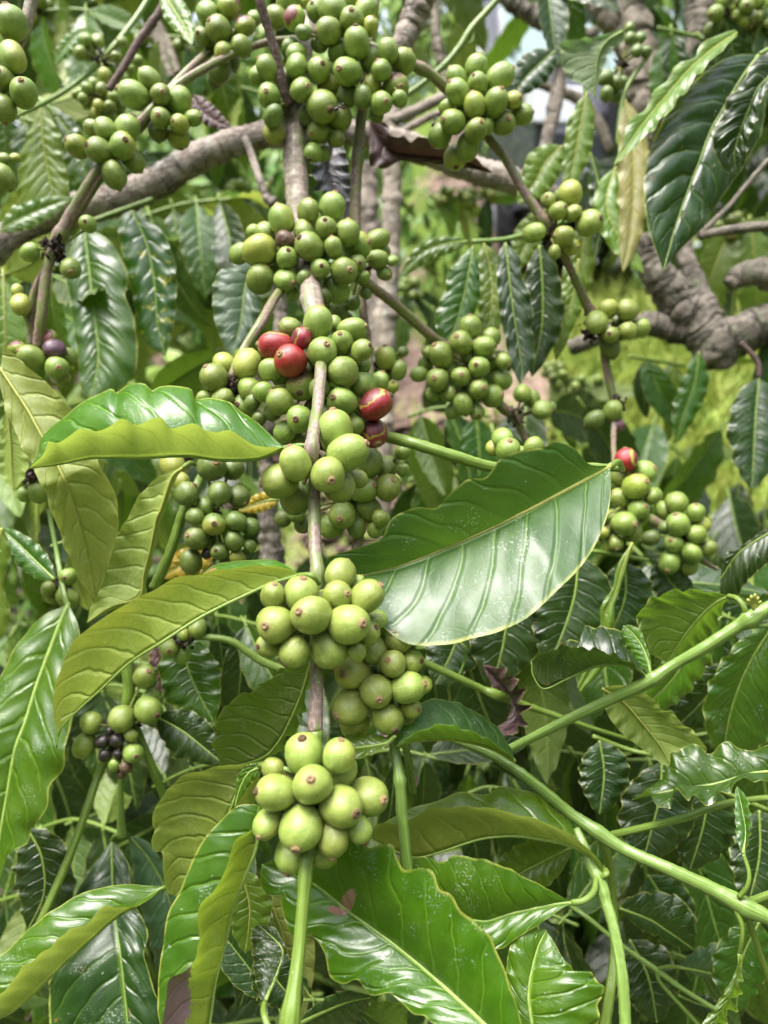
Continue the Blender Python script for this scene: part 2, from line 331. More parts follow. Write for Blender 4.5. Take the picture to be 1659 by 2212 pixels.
# ------------------------------------------------------------------ leaves
def leaf_surface(mid, L, R, nu, nw, dm, dL, dR, wave, belly, quilt, nv, seed, wf):
    r = np.random.default_rng(seed)
    t = np.linspace(0, 1, nu)
    sm = spline([(p[0], p[1]) for p in mid], nu); sl = spline(L, nu); sr = spline(R, nu)
    dmid = np.interp(t, np.linspace(0, 1, len(dm)), dm)
    prof = np.sin(np.pi * t) ** .6
    fl = lambda d: np.interp(t, np.linspace(0, 1, len(d)), d) * prof if hasattr(d, '__len__') else d * prof
    Cm = np.array([P(*a, d) for a, d in zip(sm, dmid)])
    El = np.array([P(*a, d) for a, d in zip(sl, dmid + fl(dL))]); Er = np.array([P(*a, d) for a, d in zip(sr, dmid + fl(dR))])
    js = np.linspace(-1, 1, 2 * nw + 1); V = np.zeros((nu, len(js), 3)); uv = np.zeros((nu, len(js), 2))
    T = np.gradient(Cm, axis=0)
    ph = r.uniform(0, 6.28, 4)
    for k, s in enumerate(js):
        E, a = (El, -s) if s < 0 else (Er, s)
        V[:, k] = Cm * (1 - a) + E * a; uv[:, k, 0] = t; uv[:, k, 1] = (s + 1) / 2
    for k, s in enumerate(js):
        a = abs(s); E = El if s < 0 else Er
        W = E - Cm; w = np.linalg.norm(W, axis=1)[:, None]
        n = np.cross(W, T) if s < 0 else np.cross(T, W)
        # upper-side normal: for L (left of travel) T x W points up; for R it is W x T
        n = -n; n /= np.linalg.norm(n, axis=1)[:, None] + 1e-12
        q = t * nv - (.9 * a + .75 * a * a) + (.37 if s > 0 else 0)
        qd = np.abs(np.sin(np.pi * q)) ** .8 * np.sin(np.pi * min(1, a * 1.05)) ** .5 if a > 0 else 0 * t
        rip = a ** 3 * (np.sin(2 * np.pi * wf * t + ph[0 if s < 0 else 1]) + .5 * np.sin(2 * np.pi * wf * 1.73 * t + ph[2 if s < 0 else 3]))
        w1 = w[:, 0]; V[:, k] += n * (belly * np.sin(np.pi * a * .9) * w + (np.minimum(quilt * .65, w1 * .08) * qd * prof + np.minimum(wave, w1 * .16) * rip * prof)[:, None])
    return V, uv, Cm
def leaf(parent, mid, L, R, d, dl=0.0, dr=0.0, mat='leaf', wave=.0016, belly=.12, quilt=.0009, nv=9, nu=72, nw=13, pet=None, wf=7, rib=.0009, label=None, name='leaf'):
    SEED[0] += 1
    V, uv, Cm = leaf_surface(mid, L, R, nu, nw, d if hasattr(d, '__len__') else (d, d), dl, dr, wave, belly, quilt, nv, SEED[0], wf)
    m = 2 * nw + 1
    # grid is laid so that face normals point out of the upper side
    F = [(i * m + j, i * m + j + 1, (i + 1) * m + j + 1, (i + 1) * m + j) for i in range(nu - 1) for j in range(m - 1)]
    Vv = list(V.reshape(-1, 3)); U = list(uv.reshape(-1, 2)); mi = [0] * len(F)
    cm = V[:, nw]
    tv, tf, tu = tube(cm, np.linspace(rib, rib * .3, nu), 6); o = len(Vv)
    Vv += tv; U += [(0, 0)] * len(tv); F += [tuple(a + o for a in f) for f in tf]; mi += [1] * len(tf)
    if pet:
        s = spline(pet, 20); C = np.array([P(*q[:3]) for q in s]); tv, tf, tu = tube(C, s[:, 3] * s[:, 2] / 1659, 10); o = len(Vv)
        Vv += tv; U += tu; F += [tuple(a + o for a in f) for f in tf]; mi += [2] * len(tf)
    ob = put(name, Vv, F, [mat, RIB.get(mat, 'rib'), 'sgreen'], parent, origin=Cm[0], uv=U, mi=mi)
    if label: ob['label'] = label
    return ob

# ------------------------------------------------------------------ cherries
def cherry_mesh(name, mat, cal, wr=0.0, seed=0, long=1.08, seg=28):
    r = np.random.default_rng(seed)
    prof = [(0, 1.02), (.035, 1.02), (.05, 1.055), (.09, 1.07), (.125, 1.09), (.165, 1.08), (.20, 1.03), (.235, .975)]
    nb = len(prof) - 1
    prof = [(a, b * long * .985) for a, b in prof]
    th0 = .28
    for th in np.linspace(th0, math.pi - .12, 22):
        f = 1 + .035 * math.sin(2 * th) ** 2
        prof.append((math.sin(th) * f, math.cos(th) * long * (1 - .02 * math.exp(-(th / .5) ** 2))))
    prof.append((0, -long)); V = [(0, 0, prof[0][1])]; F = []; mi = []
    for a, z in prof[1:-1]:
        for j in range(seg):
            ph = 2 * math.pi * j / seg; k = 1.0 - .035 * math.cos(2 * ph)
            k *= 1 + .03 * math.sin(3 * ph + seed) * a
            if a > .3: k *= 1 - .010 * math.exp(-(math.sin(ph) / .12) ** 2) + wr * r.normal()
            V.append((a * k * math.cos(ph), a * k * math.sin(ph) , z + (wr * r.normal() if wr else 0)))
    V.append((0, 0, prof[-1][1])); nr = len(prof) - 2
    for j in range(seg): F.append((0, 1 + j, 1 + (j + 1) % seg)); mi.append(1)
    for i in range(nr - 1):
        for j in range(seg):
            F.append((1 + i * seg + j, 1 + (i + 1) * seg + j, 1 + (i + 1) * seg + (j + 1) % seg, 1 + i * seg + (j + 1) % seg)); mi.append(1 if i < nb - 1 else 0)
    e = len(V) - 1
    for j in range(seg): F.append((e, 1 + (nr - 1) * seg + (j + 1) % seg, 1 + (nr - 1) * seg + j)); mi.append(0)
    return mesh(name, V, F, [mat, cal], mi=mi)
CM = {}
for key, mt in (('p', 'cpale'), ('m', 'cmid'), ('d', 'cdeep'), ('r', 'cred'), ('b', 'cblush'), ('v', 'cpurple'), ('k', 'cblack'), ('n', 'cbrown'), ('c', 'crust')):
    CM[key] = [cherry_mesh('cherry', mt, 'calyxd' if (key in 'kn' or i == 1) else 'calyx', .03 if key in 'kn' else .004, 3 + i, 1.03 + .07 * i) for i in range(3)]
CLAB = {'r': 'ripe red cherry', 'b': 'green cherry blushed purple red', 'v': 'dull purple cherry', 'k': 'dried black cherry', 'n': 'shrivelled brown cherry', 'c': 'green cherry with corky brown skin'}
def lookq(ax, roll):
    z = Vector(ax).normalized(); return z.to_track_quat('Z', 'Y') @ Quaternion((0, 0, 1), roll)
def cluster(parent, d0, spec, default='m', node=None, name='cherry_cluster', depthk=.6, crumbs=26, gap=.90):
    """spec: 'x y r [tx ty] [kind]; ...' front cherries first"""
    SEED[0] += 1; r = random.Random(SEED[0])
    items = []
    for s in spec.replace('\n', ' ').split(';'):
        f = s.split()
        if not f: continue
        k = default
        if f[-1].isalpha(): k = f[-1]; f = f[:-1]
        f = list(map(float, f)); items.append((f[0], f[1], f[2], (f[3], f[4]) if len(f) > 4 else None, k))
    cx = sum(i[0] for i in items) / len(items); cy = sum(i[1] for i in items) / len(items)
    if node: cx, cy = node[:2]
    Rc = max(math.hypot(i[0] - cx, i[1] - cy) for i in items) + 1
    cen = P(cx, cy, d0); placed = []; fruit = []
    for x, y, rp, tip, k in items:
        rho = math.hypot(x - cx, y - cy)
        d = d0 - depthk * math.sqrt(max(0, Rc * Rc - rho * rho)) * d0 / 1659
        while True:
            p = P(x, y, d); R = rp * d / 1659
            if all(np.linalg.norm(p - q) > gap * (R + Rq) for q, Rq in placed) or d > d0 + .08: break
            d += .001
        placed.append((p, R))
        if tip:
            dx, dy = (tip[0] - x) / rp, (tip[1] - y) / rp; l = math.hypot(dx, dy)
            if l > .97: dx, dy = dx / l * .97, dy / l * .97
            l = math.hypot(dx, dy); dz = math.sqrt(1 - l * l)
            ax = dx * RT - dy * UP - dz * FW
        else:
            o = nrm(np.array([x - cx, cy - y, 0]) + 1e-6)
            ax = nrm((o[0] + r.uniform(-.5, .5)) * RT + (o[1] + r.uniform(-.5, .5)) * UP + r.uniform(.15, .9) * FW)
        fruit.append((p, R, ax, k))
    # stalks + dried flower remains form the cluster's own mesh
    V, F, mi = [], [], []
    for p, R, ax, k in fruit:
        b = p - ax * R * .9; e = cen + (b - cen) * .25
        tv, tf, _ = tube(np.array([e, (e + b) / 2 + (b - cen) * .02, b]), [.0009, .0007, .0009], 5); o = len(V); V += tv; F += [tuple(a + o for a in f) for f in tf]; mi += [1] * len(tf)
    for i in range(crumbs):
        c = cen + np.array([r.gauss(0, 1) for _ in range(3)]) * .0028; dr = nrm(np.array([r.gauss(0, 1) for _ in range(3)])); w = nrm(np.cross(dr, (0, .2, 1)))
        u = np.cross(dr, w); h = r.uniform(.0018, .0055); q = r.uniform(.0007, .0018); o = len(V)
        V += [c + w * q, c - w * q * .6 + u * q, c - w * q * .6 - u * q, c + dr * h + w * q * .6, c + dr * h * .7 - w * q * .5 + u * q * .8]
        F += [(o, o + 1, o + 4, o + 3), (o, o + 3, o + 2), (o + 1, o + 2, o + 4), (o + 2, o + 3, o + 4), (o, o + 2, o + 1)]; mi += [0] * 5
    co = put(name, V, F, ['node', 'ped'], parent, origin=cen, mi=mi, smooth=False)
    for p, R, ax, k in fruit:
        c = link('cherry', r.choice(CM[k]), co, p - cen)
        c.rotation_mode = 'QUATERNION'; c.rotation_quaternion = lookq(ax, r.uniform(0, 6.28) if k not in 'rbc' else r.choice((1.2, 1.9, 2.6)))
        c.scale = (R * r.uniform(.94, 1.03), R * r.uniform(.92, 1.0), R * r.uniform(.96, 1.07))
        if k in CLAB: c['label'] = CLAB[k]
    return co
# ================================================================== the hanging fruiting branch in the middle
def branch(name, label, x, y, d, cat='coffee branch', group=None): return thing(name, label, cat, P(x, y, d), group)

A = branch('fruiting_branch', 'thick fruiting coffee branch hanging down the middle, six dense cherry clusters, five red cherries', 672, 60, .47)
stem(A, [(672, -60, .47, 20), (668, 60, .468, 21), (652, 110, .46, 23), (634, 215, .455, 27), (637, 300, .448, 27), (642, 420, .44, 26), (656, 540, .43, 23),
         (668, 610, .415, 23), (676, 655, .405, 24), (690, 740, .385, 15), (694, 780, .357, 14)],
     'sgrey', n=100, rough=.035, nodes=((.24, .12, .018), (.76, .12, .018)), seg=18)
stem(A, [(694, 778, .358, 13.5), (693, 800, .350, 13), (686, 880, .33, 13), (674, 965, .312, 14), (678, 1030, .318, 12),
         (679, 1090, .318, 14), (680, 1180, .31, 14), (686, 1240, .303, 15), (683, 1330, .30, 14), (684, 1440, .296, 14), (682, 1580, .290, 16)],
     'spink', n=100, rough=.02, nodes=((.235, .25, .015), (.57, .15, .015)), seg=18, name='lower_stem')
stem(A, [(682, 1578, .290, 15.5), (680, 1700, .285, 14), (672, 1838, .281, 13), (663, 1860, .279, 15), (655, 1950, .274, 14), (646, 2050, .268, 14), (636, 2130, .262, 16), (628, 2190, .258, 21), (622, 2260, .256, 20)],
     'sgreen', n=60, rough=.015, nodes=((.47, .10, .02), (.92, .15, .05)), seg=18, name='shoot_tip')

cluster(A, .288, '''675 1695 43 675 1672; 650 1786 47 644 1813; 736 1742 46 768 1744; 596 1712 42 560 1702; 657 1628 44 655 1590; 793 1721 42 824 1717; 631 1846 38 623 1877;
 732 1632 36 737 1597; 578 1779 31 566 1794; 720 1811 34 720 1841; 734 1664 36; 775 1790 30 790 1812; 590 1660 24; 700 1850 26''', 'p', node=(682, 1730))
cluster(A, .296, '''673 1329 44 652 1317; 753 1348 44 781 1342; 711 1401 43 726 1440; 596 1349 43 578 1346; 730 1286 33 753 1280; 650 1283 39 656 1248; 793 1289 36 820 1265; 735 1241 32;
 636 1408 34 616 1440; 793 1366 28 812 1353; 589 1286 28 595 1263; 581 1394 27 563 1393; 813 1339 23; 770 1408 21; 770 1260 18; 690 1300 30''', 'p', node=(684, 1335))
cluster(A, .318, '''708 1026 39 719 1040; 751 978 41 786 961; 638 1001 34 627 970; 605 1040 39 566 1046; 725 928 39 720 890; 733 1052 35; 640 1076 36 d; 770 1035 22''', 'p', node=(682, 1000))
cluster(A, .372, '''628 779 37 608 770 r; 697 762 33 707 750; 651 833 33 650 852 c; 596 748 34 563 746 r; 652 731 23 662 715 r; 686 698 33 694 667; 741 803 34; 738 741 25 736 729; 760 713 28 786 708;
 626 708 25 603 704; 739 868 32 724 863; 811 874 35 840 856 r; 806 936 33 817 961 r; 647 905 30 642 909; 604 868 30 585 845; 761 773 21 773 775; 782 757 24 798 750; 784 833 29; 616 933 26; 819 827 22 826 808;
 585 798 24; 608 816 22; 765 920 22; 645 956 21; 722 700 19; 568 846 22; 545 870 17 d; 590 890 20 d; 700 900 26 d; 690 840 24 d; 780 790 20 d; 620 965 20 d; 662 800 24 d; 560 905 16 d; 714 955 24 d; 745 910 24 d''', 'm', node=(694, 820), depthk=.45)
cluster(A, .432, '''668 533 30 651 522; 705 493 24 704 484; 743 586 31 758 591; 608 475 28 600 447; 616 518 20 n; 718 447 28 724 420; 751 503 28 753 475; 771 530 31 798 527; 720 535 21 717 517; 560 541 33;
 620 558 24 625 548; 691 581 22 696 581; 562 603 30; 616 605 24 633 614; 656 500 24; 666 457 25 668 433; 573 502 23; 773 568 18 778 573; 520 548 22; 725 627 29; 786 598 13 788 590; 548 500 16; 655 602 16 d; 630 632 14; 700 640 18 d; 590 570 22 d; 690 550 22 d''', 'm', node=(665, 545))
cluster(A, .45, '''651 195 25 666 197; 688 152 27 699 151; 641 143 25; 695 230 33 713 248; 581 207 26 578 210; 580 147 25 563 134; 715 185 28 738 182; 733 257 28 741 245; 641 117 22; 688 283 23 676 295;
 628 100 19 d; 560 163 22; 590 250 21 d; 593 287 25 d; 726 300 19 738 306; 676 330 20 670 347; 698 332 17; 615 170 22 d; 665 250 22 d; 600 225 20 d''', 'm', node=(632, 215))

leaf(A, [(612, 968), (560, 990), (480, 994), (400, 985), (300, 990), (200, 990), (130, 1003), (62, 1012)],
     [(613, 967), (553, 965), (500, 936), (467, 938), (440, 934), (417, 921), (367, 931), (350, 911), (325, 912), (300, 923), (280, 920), (260, 911), (235, 926), (207, 937), (173, 931), (150, 945), (123, 961), (103, 958), (92, 985), (62, 1012)],
     [(613, 966), (553, 913), (520, 893), (495, 872), (450, 865), (422, 868), (412, 845), (380, 840), (345, 842), (330, 850), (315, 833), (285, 836), (262, 852), (252, 853), (247, 843), (215, 858), (185, 872), (150, 898), (95, 945), (83, 985), (62, 1012)],
     (.318, .31, .33), dl=-.024, dr=.020, mat='leafb', belly=.16, wave=.0002, nv=10, pet=[(680, 975, .315, 5), (655, 962, .312, 5), (612, 968, .316, 6)], label='wavy leaf folded along its midrib, pale underside in front')
leaf(A, [(645, 1243), (600, 1256), (553, 1275), (440, 1330), (350, 1387), (280, 1432), (220, 1488), (160, 1542), (130, 1578), (122, 1615)],
     [(645, 1241), (610, 1226), (553, 1222), (500, 1230), (467, 1230), (430, 1243), (380, 1248), (333, 1276), (300, 1290), (267, 1309), (240, 1325), (200, 1352), (165, 1378), (156, 1388), (140, 1420), (130, 1450), (118, 1480), (115, 1520), (117, 1552), (127, 1590), (122, 1615)],
     [(646, 1240), (600, 1214), (550, 1212), (500, 1216), (460, 1228), (400, 1270), (340, 1310), (280, 1350), (230, 1400), (180, 1460), (150, 1530), (126, 1585), (122, 1615)],
     (.30, .285, .295), dl=-.006, dr=.030, mat='leafrust', belly=.10, wave=.0003, nv=11, pet=[(688, 1262, .297, 6), (672, 1243, .294, 6), (645, 1243, .299, 6)], label='long leaf showing its yellow green underside with rusty patches')
leaf(A, [(1318, 1008), (1250, 1045), (1150, 1098), (1050, 1147), (950, 1190), (860, 1224), (780, 1244), (700, 1262)],
     [(1318, 1009), (1320, 1050), (1313, 1110), (1290, 1170), (1250, 1232), (1190, 1290), (1150, 1330), (1110, 1352), (1060, 1372), (1000, 1387), (940, 1396), (880, 1392), (820, 1350), (770, 1305), (730, 1280), (700, 1262)],
     [(1316, 1006), (1272, 1002), (1240, 968), (1205, 953), (1188, 953), (1172, 966), (1120, 974), (1080, 988), (1070, 1004), (1048, 1031), (1010, 1034), (975, 1062), (945, 1095), (905, 1094), (870, 1105), (842, 1125), (826, 1158), (790, 1178), (740, 1192), (706, 1208), (700, 1262)],
     (.335, .32, .325, .322), dl=-.030, dr=-.012, mat='leafbig', belly=.05, wave=.0004, nv=8, nu=110, nw=18, rib=.0014, quilt=.0007, pet=[(1345, 1015, .375, 6), (1336, 998, .35, 7), (1318, 1008, .336, 8)], label='broad glossy leaf mirroring the pale sky')
leaf(A, [(672, 1432), (655, 1490), (630, 1550), (600, 1605), (560, 1640), (470, 1662)],
     [(670, 1432), (613, 1443), (586, 1464), (553, 1488), (515, 1505), (485, 1528), (466, 1560), (464, 1590), (458, 1612), (472, 1640), (470, 1662)],
     [(674, 1434), (668, 1490), (650, 1555), (620, 1610), (560, 1660), (470, 1664)], (.31, .335), dl=-.004, dr=.02, mat='leaf', belly=.1, nv=8, pet=[(684, 1425, .30, 5), (672, 1432, .31, 5)], label='shaded leaf showing its underside behind the stem')
leaf(A, [(560, 1652), (535, 1672), (512, 1715), (490, 1770), (462, 1830), (430, 1885), (378, 1936)],
     [(560, 1651), (520, 1653), (490, 1653), (447, 1664), (400, 1676), (378, 1692), (360, 1709), (350, 1726), (332, 1752), (327, 1786), (333, 1797), (326, 1819), (332, 1842), (350, 1848), (352, 1880), (358, 1922), (372, 1933), (378, 1936)],
     [(561, 1653), (560, 1700), (545, 1750), (520, 1810), (480, 1870), (430, 1920), (378, 1937)], (.30, .318), dl=-.006, dr=.012, mat='leafb', belly=.12, nv=9, wave=.0006, pet=[(676, 1688, .29, 6), (625, 1664, .285, 6), (585, 1656, .29, 6), (560, 1652, .30, 6)], label='leaf with scalloped margin, underside lit through')
leaf(A, [(555, 1786), (553, 1832), (523, 1909), (502, 1969), (490, 2026), (474, 2089), (463, 2139), (453, 2212), (432, 2275), (400, 2330)],
     [(553, 1786), (545, 1792), (510, 1819), (493, 1872), (478, 1912), (443, 1949), (433, 1980), (434, 2026), (434, 2062), (420, 2085), (400, 2102), (377, 2112), (367, 2139), (360, 2179), (357, 2250), (400, 2332)],
     [(554, 1738), (513, 1740), (467, 1782), (437, 1819), (413, 1866), (393, 1919), (367, 1966), (358, 2012), (352, 2050), (347, 2090), (342, 2150), (347, 2212), (362, 2290), (400, 2330)],
     (.296, .285, .27), dl=-.022, dr=.006, mat='leafburn', belly=.13, nv=11, wave=.0004, pet=[(585, 1700, .288, 5), (565, 1740, .29, 6), (555, 1786, .296, 6)], label='narrow folded leaf with bright yellow green underside and withered purple margin')
leaf(A, [(600, 1650), (575, 1655), (540, 1668), (520, 1700), (508, 1742)], [(598, 1652), (570, 1668), (545, 1690), (525, 1718), (508, 1742)], [(598, 1648), (560, 1646), (528, 1656), (510, 1690), (508, 1742)], .30, mat='leafb', label='small leaf beside the lowest cluster')
leaf(A, [(1110, 2275), (1046, 2212), (953, 2126), (853, 2042), (753, 1969), (676, 1908), (600, 1880), (566, 1868)],
     [(1100, 2280), (1000, 2240), (936, 2212), (915, 2193), (893, 2191), (870, 2170), (840, 2146), (800, 2150), (773, 2117), (742, 2126), (712, 2108), (703, 2060), (672, 2021), (632, 2019), (618, 1990), (606, 1950), (611, 1934), (588, 1936), (569, 1922), (562, 1890), (566, 1868)],
     [(1140, 2270), (1122, 2190), (1106, 2132), (1073, 2049), (1062, 2018), (1026, 1990), (1000, 1969), (980, 1930), (953, 1917), (938, 1884), (912, 1872), (878, 1874), (858, 1846), (850, 1822), (820, 1824), (796, 1828), (784, 1808), (740, 1800), (690, 1812), (630, 1840), (566, 1868)],
     (.262, .285, .302, .31), dl=-.004, dr=-.008, mat='leafbite', belly=.10, wave=.0007, nv=9, nu=110, nw=18, rib=.0013, quilt=.0012, label='large bright green wavy leaf with a small brown scab')
leaf(A, [(580, 2215), (572, 2170), (600, 2100), (610, 2050), (560, 2000)], [(578, 2214), (553, 2120), (545, 2060), (545, 2010), (560, 1998)], [(582, 2214), (578, 2150), (606, 2090), (614, 2045), (595, 2005), (562, 1998)], (.275, .30), mat='leafd', pet=[(622, 2225, .26, 12), (590, 2235, .262, 9), (570, 2190, .268, 7), (572, 2165, .275, 6)], label='dark leaf rising on a curved stalk from the branch tip')
leaf(A, [(640, 2215), (690, 2190), (750, 2165), (800, 2155)], [(640, 2213), (680, 2170), (740, 2140), (800, 2150)], [(642, 2217), (700, 2225), (760, 2210), (802, 2158)], (.275, .31), mat='leafd', dr=.02)

# ------------------------------------------------------------------ second stem behind it
B = branch('fruiting_branch', 'slimmer green coffee stem behind the middle branch, speckled cherries clustered at the picture top', 812, 0, .46)
stem(B, [(815, -40, .47, 9), (808, 20, .465, 10), (796, 80, .46, 10), (786, 200, .455, 11), (776, 300, .455, 12), (769, 400, .455, 12), (768, 480, .455, 12), (780, 600, .455, 9), (785, 680, .45, 9), (797, 760, .45, 8),
         (800, 860, .43, 9), (790, 980, .41, 10), (782, 1080, .40, 11), (775, 1150, .395, 12), (767, 1215, .39, 12)], 'smix', n=110, nodes=((.3, .2, .012), (.6, .25, .012)))
cluster(B, .448, '''771 93 29 769 73; 760 45 28 760 39; 751 155 31 736 163; 710 67 28 684 72; 790 25 26 806 0; 718 20 30; 683 25 22 676 20; 800 130 24 803 110; 838 110 24 833 85; 824 152 23 815 138; 871 133 27 888 115 c;
 855 187 29 865 200 c; 801 188 24; 636 40 24 648 18 b; 596 38 25; 628 3 27; 733 112 24; 750 207 25 d; 823 223 25 833 230; 800 57 18 806 46; 760 2 20; 813 247 17 d; 863 213 17; 666 3 17; 690 95 18 d; 784 210 20 d; 735 150 20 d; 655 70 17 d''', 'm', node=(792, 120), depthk=.35)
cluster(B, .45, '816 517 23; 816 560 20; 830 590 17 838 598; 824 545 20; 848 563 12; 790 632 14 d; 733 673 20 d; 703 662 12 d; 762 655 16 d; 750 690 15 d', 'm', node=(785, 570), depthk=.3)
cluster(B, .46, '833 773 24 831 752; 861 800 18 864 783; 828 810 19; 848 836 14 849 829; 786 798 17; 812 845 16 d; 870 760 12 d', 'm', node=(812, 800), depthk=.3)
cluster(B, .40, '''838 1053 30 849 1038; 786 1058 29 805 1050; 740 1113 31 735 1121; 801 1001 27; 798 1100 27; 716 1136 27; 836 1010 25; 823 1120 19; 810 1145 18; 870 976 17; 870 1015 15; 770 1140 22 d; 762 1090 24 d; 640 1110 22 d; 612 1120 19 d; 830 1145 14; 750 1060 22 d; 655 1135 18 d''', 'm', node=(790, 1070), depthk=.4)

# ------------------------------------------------------------------ arching branch to the right
Cc = branch('arching_branch', 'thin brown branch arching down the right side, round cherry balls along its zigzag joints', 872, 128, .45)
stem(Cc, [(800, 98, .452, 8), (850, 118, .452, 9), (880, 133, .45, 11), (930, 160, .455, 11), (962, 190, .46, 11), (1015, 240, .465, 10), (1058, 300, .468, 10), (1090, 340, .47, 10), (1130, 410, .47, 10), (1170, 470, .47, 11), (1190, 505, .475, 11), (1215, 545, .48, 9),
         (1245, 610, .49, 9), (1273, 670, .50, 10), (1298, 720, .505, 9), (1308, 780, .51, 9), (1322, 850, .51, 9), (1328, 885, .51, 8), (1325, 950, .50, 6), (1330, 1020, .475, 6), (1345, 1090, .47, 7), (1372, 1110, .48, 8)], 'smix', n=160,
     nodes=((.10, .25, .01), (.44, .25, .008), (.62, .3, .008), (.8, .3, .008)))
cluster(Cc, .465, '''978 263 27 957 265; 991 200 26 974 187; 1071 222 27 1078 207; 1025 227 24 1020 205; 1030 145 25 1036 122; 1033 180 21 1022 173; 1080 167 28 1104 152; 1028 282 24 1035 276; 986 167 22 970 148; 1088 267 25 1094 269;
 1109 217 20 1121 218; 1127 248 22 1147 247; 950 293 26; 1010 317 26; 983 340 26 984 364; 965 232 17; 1053 273 15; 1048 210 22 d; 1000 250 22 d; 1060 190 20 d''', 'm', node=(1040, 240))
cluster(Cc, .475, '1273 482 28 1290 479; 1231 418 27; 1206 456 20 1217 453; 1218 510 22 1196 511; 1184 433 17 1178 430; 1238 460 17 1252 452; 1234 533 18 1246 538; 1154 503 21; 1198 545 14; 1208 425 14 d', 'p', node=(1188, 510), depthk=.3, crumbs=60)
cluster(Cc, .503, '1289 696 25; 1319 723 19 1311 724; 1356 670 24; 1356 715 20; 1381 708 21 1400 705; 1314 665 19; 1319 750 22 d; 1335 695 16 d', 'p', node=(1275, 715), depthk=.3, crumbs=60)
cluster(Cc, .51, '1324 887 21; 1285 906 21 d; 1336 920 14 v', 'm', node=(1330, 868), depthk=.2, crumbs=30)
cluster(Cc, .465, '''1374 1051 28 1386 1041 b; 1353 993 25 r; 1393 1021 27 1408 1011; 1339 1028 22; 1348 1131 27 1363 1132; 1339 1076 23 1318 1066; 1411 1071 19; 1379 1100 22 1388 1092; 1319 1116 17; 1368 1151 20; 1303 1149 15; 1329 1172 17 1329 1184; 1300 1120 14 d; 1391 1115 14; 1292 1169 11; 1360 1085 18 d; 1400 1100 12 d''', 'm', node=(1360, 1085), depthk=.35)
D = branch('fruiting_twig', 'short stiff twig behind the arching branch ending in a round cherry ball, right side', 1400, 1120, .50)
stem(D, [(1372, 1095, .50, 11), (1410, 1125, .50, 12), (1450, 1150, .50, 10), (1500, 1200, .50, 8), (1550, 1230, .50, 4)], 'smix')
cluster(D, .495, '''1464 1133 26 1455 1112; 1504 1154 21; 1456 1174 22 1443 1166; 1494 1194 23; 1461 1086 24; 1503 1107 20 1500 1090; 1446 1214 25 1436 1229; 1528 1184 20; 1516 1134 19; 1489 1223 20; 1435 1100 16; 1406 1163 18 d; 1480 1160 18 d; 1440 1140 16 d''', 'm', node=(1480, 1160), depthk=.4)

E = branch('side_branch', 'brown side twig slanting down right from the third cluster to a loose cherry ball', 770, 598, .43)
stem(E, [(760, 590, .432, 11), (800, 617, .44, 11), (850, 655, .455, 11), (930, 725, .475, 11), (962, 748, .485, 11), (1010, 790, .49, 9), (1060, 850, .495, 9), (1085, 880, .50, 10), (1112, 900, .505, 12), (1128, 935, .51, 8), (1150, 975, .51, 7)], 'smix', n=70, nodes=((.02, .2, .03), (.78, .2, .02)))
cluster(E, .48, '''996 741 26 985 732; 953 768 27 940 752; 995 813 22 995 812; 946 820 26 936 820; 1046 748 23 1068 748; 1035 793 23 1026 792; 1015 708 26 1015 684; 1033 840 23 1041 840; 1063 855 26 1083 855; 1083 820 22; 1060 730 22; 1086 780 17 1097 790; 1068 783 19 1070 770;
 1001 873 23; 905 808 17; 920 786 17 922 772; 926 760 15; 971 850 19 983 848; 936 850 17; 1030 890 18 1032 900; 978 888 17; 1010 770 16 d; 970 800 16 d; 1005 850 17 d''', 'm', node=(1010, 790), depthk=.5)
cluster(E, .505, '1171 886 22 1193 888; 1128 850 20; 1149 862 19; 1190 880 12 d', 'm', node=(1112, 902), depthk=.2, crumbs=40)

G = branch('side_branch', 'smooth green side shoot running right from the red cherries to the broad glossy leaf', 838, 945, .36)
stem(G, [(838, 945, .378, 12), (860, 949, .375, 13), (900, 960, .37, 13), (980, 985, .37, 13), (1060, 1008, .375, 12), (1150, 1015, .38, 11), (1260, 1008, .38, 9), (1340, 1012, .38, 8)], 'sgreen', n=60)
cluster(G, .385, '1098 973 27 1098 955; 1086 948 24; 1066 968 17; 1153 966 23; 1120 985 22', 'm', node=(1110, 1010), depthk=.3)
H = branch('side_branch', 'brown side twig rising left from the middle branch to a four cherry cluster', 600, 635, .40)
stem(H, [(607, 625, .415, 10), (590, 650, .405, 10), (562, 700, .39, 11), (530, 750, .385, 10), (505, 800, .38, 10), (500, 840, .38, 8)], 'smix', n=50)
cluster(H, .38, '462 816 32 448 794; 538 838 25 548 850; 533 786 30; 525 878 26 517 877; 483 785 24; 480 863 23; 442 861 18; 547 898 18 d; 500 880 18 d; 510 910 14 d; 505 800 16 d', 'm', node=(503, 838), depthk=.35, crumbs=70)
I = branch('side_branch', 'dark mossy twig crossing in front of the topmost cluster of the middle branch', 560, 0, .42)
stem(I, [(548, -40, .42, 9), (560, 0, .42, 10), (578, 60, .425, 10), (598, 125, .43, 10), (610, 185, .435, 12), (622, 228, .44, 12)], 'stwig', n=50, rough=.06)

